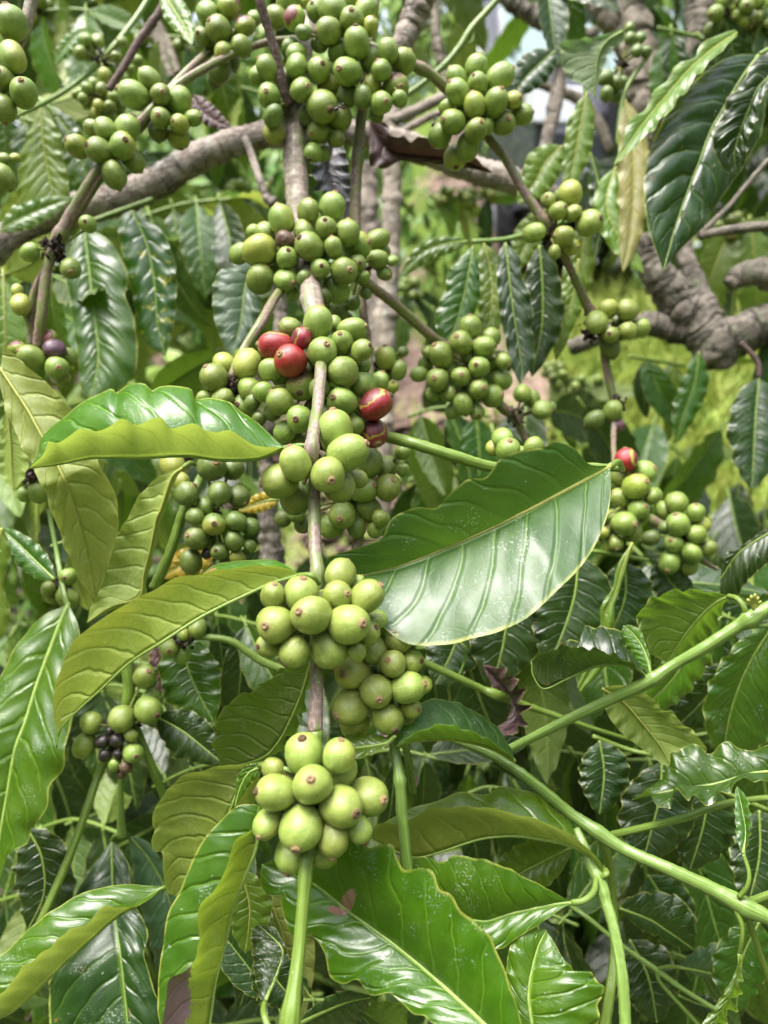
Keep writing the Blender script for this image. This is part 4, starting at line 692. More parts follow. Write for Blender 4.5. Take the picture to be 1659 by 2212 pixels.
a = branch('leafy_shoot', 'leafy coffee shoot at the upper right corner with two large overlapping dark glossy leaves', 1650, 110, .50, cat='coffee shoot')
stem(a, [(1700, 90, .50, 6), (1665, 105, .50, 6), (1640, 118, .50, 5)], 'sgreen')
leaf(a, [(1638, 120), (1599, 173), (1563, 233), (1533, 287), (1513, 343), (1496, 387), (1476, 440), (1456, 500), (1444, 545), (1433, 585)],
     [(1640, 121), (1650, 200), (1645, 280), (1610, 350), (1583, 393), (1556, 430), (1536, 460), (1519, 490), (1489, 520), (1456, 553), (1433, 585)],
     [(1636, 118), (1589, 120), (1549, 137), (1506, 170), (1459, 213), (1433, 253), (1403, 323), (1393, 357), (1389, 427), (1396, 477), (1406, 517), (1416, 540), (1433, 585)],
     (.50, .49, .48), dl=.006, dr=-.004, mat='leafd', nv=8, quilt=.0034, wave=.0006, belly=.12, nu=100, nw=16, rib=.0013, label='large dark glossy leaf with deep ribs')
leaf(a, [(1680, 140), (1659, 167), (1636, 193), (1616, 240), (1596, 293), (1586, 333), (1592, 378)],
     [(1682, 150), (1668, 175), (1652, 205), (1636, 233), (1638, 258), (1621, 288), (1618, 317), (1607, 357), (1592, 378)],
     [(1678, 100), (1659, 113), (1639, 123), (1618, 147), (1604, 183), (1569, 213), (1564, 247), (1538, 283), (1540, 313), (1553, 353), (1580, 378), (1592, 378)],
     (.46, .47), dl=-.008, mat='leafd', nv=7, quilt=.002, wave=.001, label='narrower leaf with wavy pale margin lying over it')
leaf(a, [(1592, 72), (1539, 107), (1489, 150), (1439, 207), (1389, 267), (1346, 327), (1326, 356)],
     [(1594, 76), (1560, 110), (1520, 150), (1480, 200), (1430, 260), (1370, 320), (1326, 358)], [(1588, 64), (1560, 72), (1515, 95), (1500, 125), (1460, 140), (1440, 175), (1412, 195), (1395, 235), (1358, 262), (1345, 310), (1326, 354)],
     (.49, .48), dl=-.010, mat='leafy', nv=10, wave=.0012, label='curled yellow green leaf with crinkled edge')
b = branch('background_twig', 'hanging twig in the upper right with one long yellowed leaf and pale leaves', 1345, 60, .60, cat='coffee twig')
stem(b, [(1400, 120, .60, 5), (1365, 170, .60, 5), (1345, 215, .60, 5), (1335, 300, .60, 5), (1345, 325, .60, 4)], 'sgreen')
ql(b, [(1350, 215), (1365, 290), (1370, 400), (1362, 500), (1345, 590)], 72, (.60, .58), 'leafo', label='long drooping yellow leaf')
leaf(b, [(1345, 68), (1310, 90), (1290, 130), (1286, 213)], [(1343, 60), (1300, 76), (1256, 82), (1213, 90), (1211, 120), (1223, 163), (1256, 183), (1286, 213)], [(1349, 64), (1346, 93), (1319, 107), (1306, 140), (1291, 183), (1286, 214)], (.52, .53), mat='leafg', nu=44, label='grey green cupped leaf')
ql(b, [(1330, 360), (1310, 440), (1340, 520), (1392, 592)], 62, (.60, .58), 'leafy')
cluster(b, .60, '1307 168 15; 1330 180 15; 1345 178 13; 1310 203 15; 1333 207 14; 1361 83 13; 1383 82 13; 1376 110 13; 1396 112 13; 1360 60 11', 'd', node=(1340, 140), depthk=.2)
c = branch('background_twig', 'hanging twig right of centre with a row of five long leaves side by side', 1010, 525, .56, cat='coffee twig')
stem(c, [(1250, 470, .58, 4), (1180, 490, .57, 5), (1100, 515, .565, 5), (1020, 522, .56, 5)], 'spale')
leaf(c, [(1022, 532), (1018, 560), (1003, 636), (985, 700), (965, 738)], [(1024, 532), (1034, 570), (1037, 636), (1022, 683), (990, 720), (965, 738)], [(1020, 532), (990, 563), (967, 590), (962, 625), (943, 670), (941, 706), (955, 732), (965, 738)], (.55, .54), mat='leaf', nu=60, nv=10, wave=.001, label='light green leaf with bright midrib')
ql(c, [(1045, 525), (1062, 600), (1060, 680), (1045, 760)], 66, (.57, .56), 'leafy', wave=.004, wf=9)
leaf(c, [(1092, 525), (1098, 580), (1106, 650), (1118, 730), (1128, 800), (1125, 835)], [(1094, 525), (1125, 560), (1124, 590), (1142, 630), (1152, 680), (1148, 710), (1156, 755), (1150, 790), (1132, 815), (1125, 835)], [(1090, 525), (1074, 560), (1076, 650), (1088, 720), (1104, 790), (1125, 835)], (.54, .52), mat='leafd', nu=60, nv=10, wave=.002, label='dark glossy leaf with crimped edge')
ql(c, [(1165, 530), (1172, 620), (1170, 710), (1148, 815)], 88, (.55, .55), 'leafd', wave=.003, label='broad dark leaf')
ql(c, [(1250, 560), (1238, 640), (1218, 700), (1200, 780)], 50, (.56, .56), 'leafy')
ql(c, [(1010, 522), (960, 528), (910, 548), (862, 600)], 44, (.56, .56), 'leafb', asym=.2)
d_ = branch('background_twig', 'hanging twig behind the upper right cherries with thin pale undersides', 1240, 300, .62, cat='coffee twig')
stem(d_, [(1262, 180, .62, 4), (1265, 250, .62, 4), (1255, 330, .62, 4), (1290, 380, .62, 4)], 'sgreen')
ql(d_, [(1215, 315), (1180, 350), (1155, 395), (1118, 440)], 80, (.60, .60), 'leafy')
ql(d_, [(1268, 200), (1255, 270), (1240, 350), (1222, 430)], 62, (.60, .60), 'leafy')
ql(d_, [(1275, 330), (1293, 400), (1297, 470), (1285, 560)], 46, (.60, .60), 'leafd')
ql(d_, [(1200, 110), (1165, 140), (1130, 175), (1106, 215)], 75, (.64, .64), 'leafd')
ql(d_, [(1180, 450), (1150, 500), (1120, 560), (1108, 590)], 66, (.62, .62), 'leafy')
ql(d_, [(1262, 470), (1256, 560), (1232, 650), (1212, 740)], 66, (.62, .62), 'leafy', label='pale underside leaf hanging beside the brown branch')
e = branch('background_twig', 'hanging twig left of the middle branch carrying two big dark green leaves', 200, 470, .62, cat='coffee twig')
stem(e, [(330, 430, .64, 5), (260, 455, .63, 5), (190, 480, .62, 5)], 'sgreen')
leaf(e, [(182, 492), (190, 560), (200, 650), (212, 760), (205, 820), (190, 870)], [(186, 492), (230, 515), (262, 560), (278, 600), (272, 640), (290, 690), (298, 760), (288, 820), (230, 858), (190, 870)], [(180, 492), (155, 530), (146, 600), (152, 650), (158, 700), (168, 760), (176, 840), (190, 870)], (.60, .57), mat='leaf', quilt=.0028, wave=.0012, label='glossy green leaf with bright midrib')
leaf(e, [(285, 455), (318, 530), (335, 620), (340, 700), (358, 770)], [(290, 455), (345, 495), (376, 560), (382, 630), (374, 710), (358, 770)], [(280, 455), (256, 480), (268, 560), (290, 650), (305, 730), (358, 770)], (.61, .60), mat='leafm', label='dark leaf with small yellow specks')
leaf(e, [(550, 560), (530, 620), (520, 700), (500, 765)], [(552, 560), (565, 650), (545, 720), (500, 766)], [(546, 560), (500, 575), (466, 598), (459, 650), (466, 700), (490, 760), (500, 766)], (.52, .50), mat='leafg', label='dull grey green leaf with ragged edge')
f = branch('background_twig', 'hanging twig in the upper left with light green leaves around the pale bud node', 95, 225, .63, cat='coffee twig')
stem(f, [(60, 200, .64, 4), (95, 222, .63, 6), (120, 250, .63, 4)], 'spale')
leaf(f, [(88, 235), (95, 320), (110, 400), (119, 450)], [(92, 235), (118, 270), (135, 300), (136, 340), (146, 380), (150, 430), (119, 452)], [(84, 235), (60, 290), (45, 340), (40, 400), (40, 440), (80, 452), (119, 452)], (.62, .62), mat='leafy', label='light green leaf with wavy edge')
leaf(f, [(105, 230), (150, 290), (180, 360), (195, 430)], [(108, 228), (160, 260), (190, 330), (196, 430)], [(102, 232), (130, 300), (145, 380), (195, 432)], (.66, .66), mat='leaf')
ql(f, [(60, 470), (90, 455), (130, 440), (170, 425)], 24, (.62, .61), 'leaf')
ql(f, [(0, 500), (40, 475), (100, 448), (150, 430)], 60, (.60, .61), 'leafb')
ql(f, [(185, 60), (160, 80), (135, 110), (118, 140)], 40, (.62, .62), 'leafb', asym=.2)
ql(f, [(350, -20), (375, 20), (400, 60), (415, 97)], 52, (.50, .48), 'leafy', label='yellow green leaf tip poking down from the top edge')
g_ = branch('background_twig', 'big dark leaf twig hanging from the gnarled limb at the right border', 1640, 790, .62, cat='coffee twig')
stem(g_, [(1600, 740, .62, 6), (1635, 780, .62, 6), (1640, 815, .62, 5)], 'stwig')
ql(g_, [(1640, 815), (1632, 900), (1628, 980), (1624, 1060)], 120, (.62, .60), 'leafd', nv=9, quilt=.003, label='large dark leaf with even ribs')
ql(g_, [(1510, 760), (1500, 830), (1475, 900), (1460, 960)], 60, (.68, .68), 'leaf')

h1 = branch('shaded_shoot', 'shaded shoot behind the lower right green framework carrying broad dark leaves', 1300, 1590, .44, cat='coffee shoot')
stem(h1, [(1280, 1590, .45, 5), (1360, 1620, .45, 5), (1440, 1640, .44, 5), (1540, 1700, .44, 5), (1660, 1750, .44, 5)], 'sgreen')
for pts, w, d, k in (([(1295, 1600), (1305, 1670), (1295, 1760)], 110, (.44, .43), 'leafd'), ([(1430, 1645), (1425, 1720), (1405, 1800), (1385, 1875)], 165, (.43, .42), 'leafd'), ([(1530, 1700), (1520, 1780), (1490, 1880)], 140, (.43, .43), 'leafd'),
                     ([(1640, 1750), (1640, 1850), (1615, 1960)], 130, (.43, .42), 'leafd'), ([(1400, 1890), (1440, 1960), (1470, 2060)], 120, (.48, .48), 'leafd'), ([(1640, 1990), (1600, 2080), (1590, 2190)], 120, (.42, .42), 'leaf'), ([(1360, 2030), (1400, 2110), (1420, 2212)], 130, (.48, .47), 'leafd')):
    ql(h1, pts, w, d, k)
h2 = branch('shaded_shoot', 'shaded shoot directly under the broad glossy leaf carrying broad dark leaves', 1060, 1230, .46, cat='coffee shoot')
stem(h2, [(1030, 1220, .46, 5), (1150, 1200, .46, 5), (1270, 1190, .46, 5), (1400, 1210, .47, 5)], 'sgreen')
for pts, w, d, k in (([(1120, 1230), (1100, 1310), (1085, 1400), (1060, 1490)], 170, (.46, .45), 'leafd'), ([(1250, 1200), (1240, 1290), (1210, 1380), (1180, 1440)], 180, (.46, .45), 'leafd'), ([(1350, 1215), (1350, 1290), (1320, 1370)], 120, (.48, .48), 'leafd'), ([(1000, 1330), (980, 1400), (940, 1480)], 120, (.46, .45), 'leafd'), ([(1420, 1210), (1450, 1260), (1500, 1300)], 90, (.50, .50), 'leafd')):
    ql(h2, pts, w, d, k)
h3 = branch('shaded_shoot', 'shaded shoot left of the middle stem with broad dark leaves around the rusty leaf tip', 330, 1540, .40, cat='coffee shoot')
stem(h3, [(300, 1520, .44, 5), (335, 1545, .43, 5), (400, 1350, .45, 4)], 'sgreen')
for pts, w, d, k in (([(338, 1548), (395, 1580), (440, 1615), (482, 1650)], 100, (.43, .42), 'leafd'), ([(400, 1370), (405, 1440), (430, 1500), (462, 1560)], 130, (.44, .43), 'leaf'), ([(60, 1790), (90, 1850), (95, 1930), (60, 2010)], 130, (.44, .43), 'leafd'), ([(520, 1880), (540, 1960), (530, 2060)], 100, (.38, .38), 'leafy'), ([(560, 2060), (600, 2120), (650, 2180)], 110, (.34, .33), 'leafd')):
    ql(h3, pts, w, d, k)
ql(ql_later, [(606, 1078), (575, 1082), (545, 1092), (515, 1104)], 40, (.44, .44), 'leafv', label='small bright yellow leaf')
ql(ql_later, [(470, 1190), (430, 1205), (385, 1225), (345, 1250)], 62, (.46, .46), 'leafv', label='yellow leaf behind the cluster')
# dead curled leaves: things caught in the branches
dd = thing('dead_leaf', 'long curled purple brown dead leaf draped over the thick limb near the top', 'dead leaf', P(800, 270, .50))
leaf(dd, [(800, 262), (820, 300), (850, 325), (900, 335), (960, 340), (1010, 350), (1062, 372)], [(800, 258), (830, 262), (850, 292), (890, 298), (940, 300), (1000, 322), (1062, 370)], [(798, 266), (798, 320), (800, 358), (830, 366), (860, 350), (920, 352), (1000, 362), (1062, 374)], (.50, .51), mat='dead', wave=.004, dl=-.014, nu=60)
dd = thing('dead_leaf', 'dark grey shrivelled dead leaf hanging behind the middle branch', 'dead leaf', P(690, 340, .50))
leaf(dd, [(725, 300), (705, 360), (725, 420), (755, 480)], [(735, 300), (752, 350), (760, 420), (756, 482)], [(715, 302), (672, 345), (690, 420), (755, 484)], (.50, .49), mat='deadg', wave=.003, dr=-.012, nu=50)
dd = thing('dead_leaf', 'crumpled dark purple dead leaf caught beside the pale diagonal shoot', 'dead leaf', P(1060, 1440, .44))
leaf(dd, [(1045, 1438), (1080, 1470), (1110, 1510), (1120, 1560), (1085, 1592)], [(1050, 1436), (1090, 1445), (1122, 1480), (1136, 1530), (1128, 1575), (1085, 1594)], [(1043, 1442), (1060, 1475), (1070, 1490), (1100, 1500), (1098, 1550), (1062, 1580), (1085, 1594)], (.44, .42), mat='dead', wave=.006, dl=-.02, nu=60)
dd = thing('dead_leaf', 'dark brown dead leaf scraps hanging between the two upper left clusters', 'dead leaf', P(420, 220, .52))
ql(dd, [(420, 205), (440, 240), (470, 262), (500, 275)], 46, (.54, .54), 'dead', wave=.005)
dd = thing('dead_leaf', 'purple grey dead leaf behind the rusty leaf above the lower left cherries', 'dead leaf', P(330, 1400, .46))
ql(dd, [(335, 1395), (350, 1430), (370, 1460), (335, 1500)], 60, (.46, .46), 'dead', wave=.005)

# ================================================================== limbs and trunks
def limb(name, label, cat, segs, mat, rough=.045, wob=.07, **k):
    root = thing(name, label, cat, P(*segs[0][1][0][:3]))
    for nm, pts in segs: stem(root, pts, mat, name=nm, n=14 * len(pts), rough=rough, seg=22, wob=wob, **k)
    return root
l1 = limb('coffee_limb', 'thick rough brown limb bowing across the whole upper picture from the left border', 'tree limb',
     [('bough', [(-60, 560, .66, 34), (0, 530, .66, 35), (60, 495, .66, 34), (130, 465, .66, 33), (200, 445, .66, 33), (270, 425, .66, 34), (340, 392, .66, 33), (420, 345, .66, 31), (500, 310, .66, 30), (560, 296, .66, 28), (640, 285, .66, 27), (740, 285, .665, 26), (830, 300, .67, 27), (900, 320, .67, 28), (980, 350, .67, 29), (1050, 375, .67, 29), (1130, 398, .67, 27), (1200, 430, .68, 24)]),
      ('dead_twig', [(530, 300, .62, 7), (545, 340, .61, 8), (560, 385, .60, 8), (575, 425, .60, 9), (590, 440, .60, 14)])], 'bark')
l2 = limb('coffee_tree', 'massive gnarled dark limb with a blunt knuckle at the right border', 'tree limb',
     [('bough', [(1385, 520, .78, 26), (1405, 570, .78, 32), (1440, 620, .78, 37), (1480, 668, .78, 40), (1520, 715, .78, 42), (1550, 755, .78, 46), (1560, 785, .78, 30)]),
      ('knuckle_branch', [(1545, 750, .78, 45), (1600, 725, .77, 42), (1660, 700, .77, 44), (1720, 690, .77, 42)]),
      ('lower_branch', [(1230, 752, .80, 16), (1300, 725, .80, 20), (1400, 702, .79, 27), (1480, 712, .785, 32), (1530, 730, .78, 36)]),
      ('upright_branch', [(1480, 470, .80, 14), (1478, 540, .79, 18), (1500, 610, .785, 24), (1530, 690, .78, 32)]),
      ('upper_branch', [(1720, 615, .76, 30), (1650, 590, .76, 30), (1600, 595, .77, 24), (1575, 615, .77, 16)])], 'barkd', rough=.06, wob=.08)
l3 = limb('coffee_tree', 'pale slender upright trunk with joint rings behind the second stem', 'tree trunk',
     [('trunk', [(838, 160, .84, 20), (842, 260, .84, 20), (845, 340, .84, 20), (846, 440, .84, 20), (842, 560, .84, 22), (838, 640, .84, 23), (832, 700, .84, 24), (835, 800, .84, 19), (832, 900, .84, 17), (830, 1010, .84, 16), (828, 1200, .84, 15)])], 'barkp', rough=.05, wob=.06, nodes=((.26, .25, .008), (.50, .25, .01), (.72, .3, .008)))
limb('coffee_tree', 'grey brown scaly trunk leaning in from the top edge beside the topmost cherries', 'tree trunk',
     [('trunk', [(925, -40, .56, 26), (905, 10, .56, 30), (885, 60, .56, 26), (862, 100, .555, 20), (830, 140, .56, 18)])], 'bark', rough=.06, wob=.06)
limb('coffee_tree', 'brown trunk hidden behind the middle branch, seen between clusters and dead leaf', 'tree trunk',
     [('trunk', [(790, 360, .92, 24), (792, 430, .92, 24), (800, 520, .92, 22), (806, 640, .92, 20), (812, 900, .92, 16)])], 'bark', rough=.08)
limb('coffee_tree', 'dark shaded trunk standing behind the left side of the middle clusters', 'tree trunk',
     [('trunk', [(600, 600, .60, 15), (605, 700, .60, 14), (588, 860, .58, 14), (575, 1000, .58, 14), (580, 1120, .58, 22), (592, 1230, .58, 26), (600, 1300, .58, 24)])], 'barkd', rough=.12)
limb('coffee_tree', 'thick pale dappled trunk at the upper right behind the yellow leaf', 'tree trunk',
     [('trunk', [(1320, -60, .90, 46), (1345, 20, .90, 44), (1375, 110, .90, 38), (1392, 190, .90, 32), (1395, 260, .90, 26), (1380, 340, .90, 18)]), ('side_branch', [(1375, 90, .9, 20), (1330, 60, .92, 14), (1290, 20, .94, 12), (1250, -40, .95, 12)])], 'barkp', rough=.10, wob=.15)
limb('coffee_limb', 'dark mossy limb slanting down right at the top edge over the window', 'tree limb',
     [('bough', [(1060, -40, .86, 20), (1110, 5, .86, 20), (1170, 45, .86, 20), (1230, 72, .86, 17), (1290, 75, .86, 12)])], 'barkd', rough=.12)
limb('coffee_limb', 'grey brown stick standing upright in front of the parked vehicle', 'tree limb',
     [('bough', [(1215, 130, .88, 13), (1200, 220, .88, 16), (1185, 290, .88, 14), (1165, 370, .88, 11), (1160, 430, .88, 10)])], 'bark')
limb('coffee_limb', 'pale bare stick slanting down right behind the yellow leaf', 'tree limb',
     [('bough', [(1160, 180, 1.0, 9), (1246, 213, 1.0, 12), (1293, 267, 1.0, 13), (1318, 325, 1.0, 9)])], 'barkp')
limb('coffee_limb', 'thin pale knobbly stick hanging from the top between two cherry clusters', 'tree limb',
     [('bough', [(940, -30, .95, 9), (940, 50, .95, 9), (945, 105, .95, 12), (958, 150, .95, 9), (970, 230, .95, 6)])], 'barkp', rough=.12)
limb('coffee_limb', 'grey pair of bare sticks rising left behind the fruiting branch near the top', 'tree limb',
     [('bough', [(330, 50, .85, 12), (350, 110, .85, 11), (370, 170, .85, 9)]), ('side_branch', [(335, 40, .85, 8), (365, 100, .85, 9), (385, 160, .85, 8)])], 'barkp')
limb('coffee_limb', 'brown thin limb crossing low behind the highest right hand cherry ball', 'tree limb',
     [('bough', [(850, 262, .78, 12), (900, 238, .78, 12), (950, 214, .78, 11), (1000, 200, .78, 9)]), ('side_branch', [(860, 290, .80, 8), (930, 252, .8, 8), (980, 235, .8, 7)])], 'bark')
limb('coffee_limb', 'thin dark reddish twig reaching in from the right border below the glossy leaves', 'tree limb',
     [('bough', [(1700, 485, .60, 11), (1640, 490, .60, 11), (1560, 500, .60, 10), (1510, 510, .60, 8)]), ('side_branch', [(1510, 508, .60, 7), (1570, 450, .60, 5), (1620, 390, .60, 5), (1660, 345, .60, 6)])], 'barkd')
limb('coffee_limb', 'dark brown upright limb filling the gap at the top right corner', 'tree limb',
     [('bough', [(1520, -40, .80, 30), (1510, 40, .80, 28), (1500, 110, .80, 22), (1490, 160, .80, 14)])], 'barkd')
v1 = branch('green_vine', 'smooth dark green climbing vine with tendrils slanting across behind the top clusters', 1073, 0, .60, cat='vine')
stem(v1, [(1095, -30, .60, 6), (1065, 10, .60, 7), (1020, 60, .60, 8), (990, 105, .60, 7), (955, 145, .60, 7), (900, 190, .60, 6), (860, 215, .60, 6)], 'sgreen')
stem(v1, [(1020, 62, .60, 3), (1022, 85, .60, 3), (1012, 95, .60, 2)], 'sgreen', name='tendril')

# ================================================================== shared leaf meshes for the filler twigs
def bg_leaf_mesh(mat, seed, nu=22, nw=5):
    r = np.random.default_rng(seed); V = []; uv = []
    curl = r.uniform(.15, .7); fold = r.uniform(.0, .45); wv = r.uniform(.01, .022); ph = r.uniform(0, 6, 2); tw = r.uniform(-.5, .5); side = r.uniform(-.08, .08)
    for i in range(nu):
        t = i / (nu - 1); w = .19 * math.sin(math.pi * min(1, t ** .85)) ** .75 * (1 - .15 * t) + .002
        a = curl * t; cy = math.sin(a) / curl; cz = -(1 - math.cos(a)) / curl; cx = side * math.sin(t * 3)
        for j in range(-nw, nw + 1):
            s = j / nw; q = 9 * t - .9 * abs(s) - .7 * s * s + (.37 if s > 0 else 0)
            h = abs(s) * fold * w + wv * abs(s) ** 3 * (math.sin(40 * t + ph[int(s > 0)]) + .5 * math.sin(67 * t)) + .007 * abs(math.sin(math.pi * q)) * math.sin(math.pi * min(1, abs(s))) ** .5
            c, sn = math.cos(tw * t), math.sin(tw * t)
            V.append((cx + w * s * c - h * sn, cy - .3 * h * math.sin(a), cz + h * c + w * s * sn)); uv.append((t, (s + 1) / 2))
    m = 2 * nw + 1; F = [(i * m + j, i * m + j + 1, (i + 1) * m + j + 1, (i + 1) * m + j) for i in range(nu - 1) for j in range(m - 1)]
    n0 = len(F); cm = np.array([V[i * m + nw] for i in range(nu)]); tv, tf, _ = tube(np.vstack([[cm[0] - (0, .10, -.02)], cm]), np.linspace(.010, .003, nu + 1), 5); o = len(V)
    V += tv; uv += [(0, 0)] * len(tv); F += [tuple(a + o for a in f) for f in tf]
    return mesh('leaf', V, F, [mat, RIB.get(mat, 'rib')], uv=uv, mi=[0] * n0 + [1] * (len(F) - n0))
BG = {k: [bg_leaf_mesh(k, 10 + i) for i in range(4)] for k in ('leaf', 'leafd', 'leafb', 'leafy', 'leafg', 'leafo')}
def frame(y, z):
    y = nrm(y); x = nrm(np.cross(y, z)); z = np.cross(x, y)
    return Matrix(((x[0], y[0], z[0]), (x[1], y[1], z[1]), (x[2], y[2], z[2]))).to_quaternion()
def add_leaf(parent, p, dr, up, ln, key, r):
    o = link('leaf', r.choice(BG[key]), parent, p - wpos(parent)); o.rotation_mode = 'QUATERNION'; o.rotation_quaternion = frame(dr, up); o.scale = (ln * r.uniform(.85, 1.2), ln, ln); return o
def twig(label, pts, n, px, keys, seed, fruit=0, rad=4, cat='coffee twig', name='leafy_twig', droop=.9, mat='sgreen'):
    """background twig: pts (x, y, depth); n leaf pairs hanging from it, leaves px long"""
    r = random.Random(seed); root = thing(name, label, cat, P(*pts[0]), 'leafy coffee twigs behind the fruiting branches')
    s = stem(root, [(*q, rad) for q in pts], mat, seg=8)
    C = spline([P(*q) for q in pts], n + 1); dd = sum(q[2] for q in pts) / len(pts)
    for i in range(n):
        p = C[i] * .5 + C[i + 1] * .5; T = nrm(C[i + 1] - C[i])
        for sd in (-1, 1):
            side = nrm(np.cross(T, FW)) * sd
            dr = nrm(side * r.uniform(.3, 1) + T * r.uniform(-.1, .5) + np.array([0, 0, -1]) * droop * r.uniform(.5, 1.5) - FW * r.uniform(-.3, .6))
            up = nrm(-FW * r.uniform(.2, 1) + np.array([0, 0, 1]) * r.uniform(-.15, .55) + RT * r.uniform(-.6, .6)) * (1 if r.random() < .78 else -1)
            add_leaf(root, p + dr * .004, dr, up, px * dd / 1659 * r.uniform(.75, 1.2), r.choice(keys), r)
        if fruit and i % max(1, n // fruit) == 0:
            c = link('cherry_cluster', FRUITNODE, root, p - wpos(root))
            for k in range(r.randint(7, 13)):
                v = nrm(np.array([r.gauss(0, 1) for _ in range(3)])); R = r.uniform(.0058, .0072)
                ch = link('cherry', r.choice(CM['m' if r.random() < .7 else 'd']), c, v * .0115 * r.uniform(.8, 1.3)); ch.rotation_mode = 'QUATERNION'; ch.rotation_quaternion = lookq(v, r.uniform(0, 6)); ch.scale = (R, R, R)
    return root
def blob_mesh():
    V, F = [], []; r = random.Random(5)
    for i in range(30):
        c = np.array([r.gauss(0, 1) for _ in range(3)]) * .003; o = len(V)
        for k in range(4): V.append(c + np.array([r.gauss(0, 1) for _ in range(3)]) * .0016)
        F += [(o, o + 1, o + 2), (o, o + 2, o + 3), (o + 1, o + 3, o + 2), (o, o + 3, o + 1)]
    return mesh('cherry_cluster', V, F, ['node'], smooth=False)
FRUITNODE = blob_mesh()
dk = ['leafd', 'leafd', 'leaf']; md = ['leaf', 'leafb', 'leafd', 'leafy']; br = ['leafb', 'leafy', 'leaf']
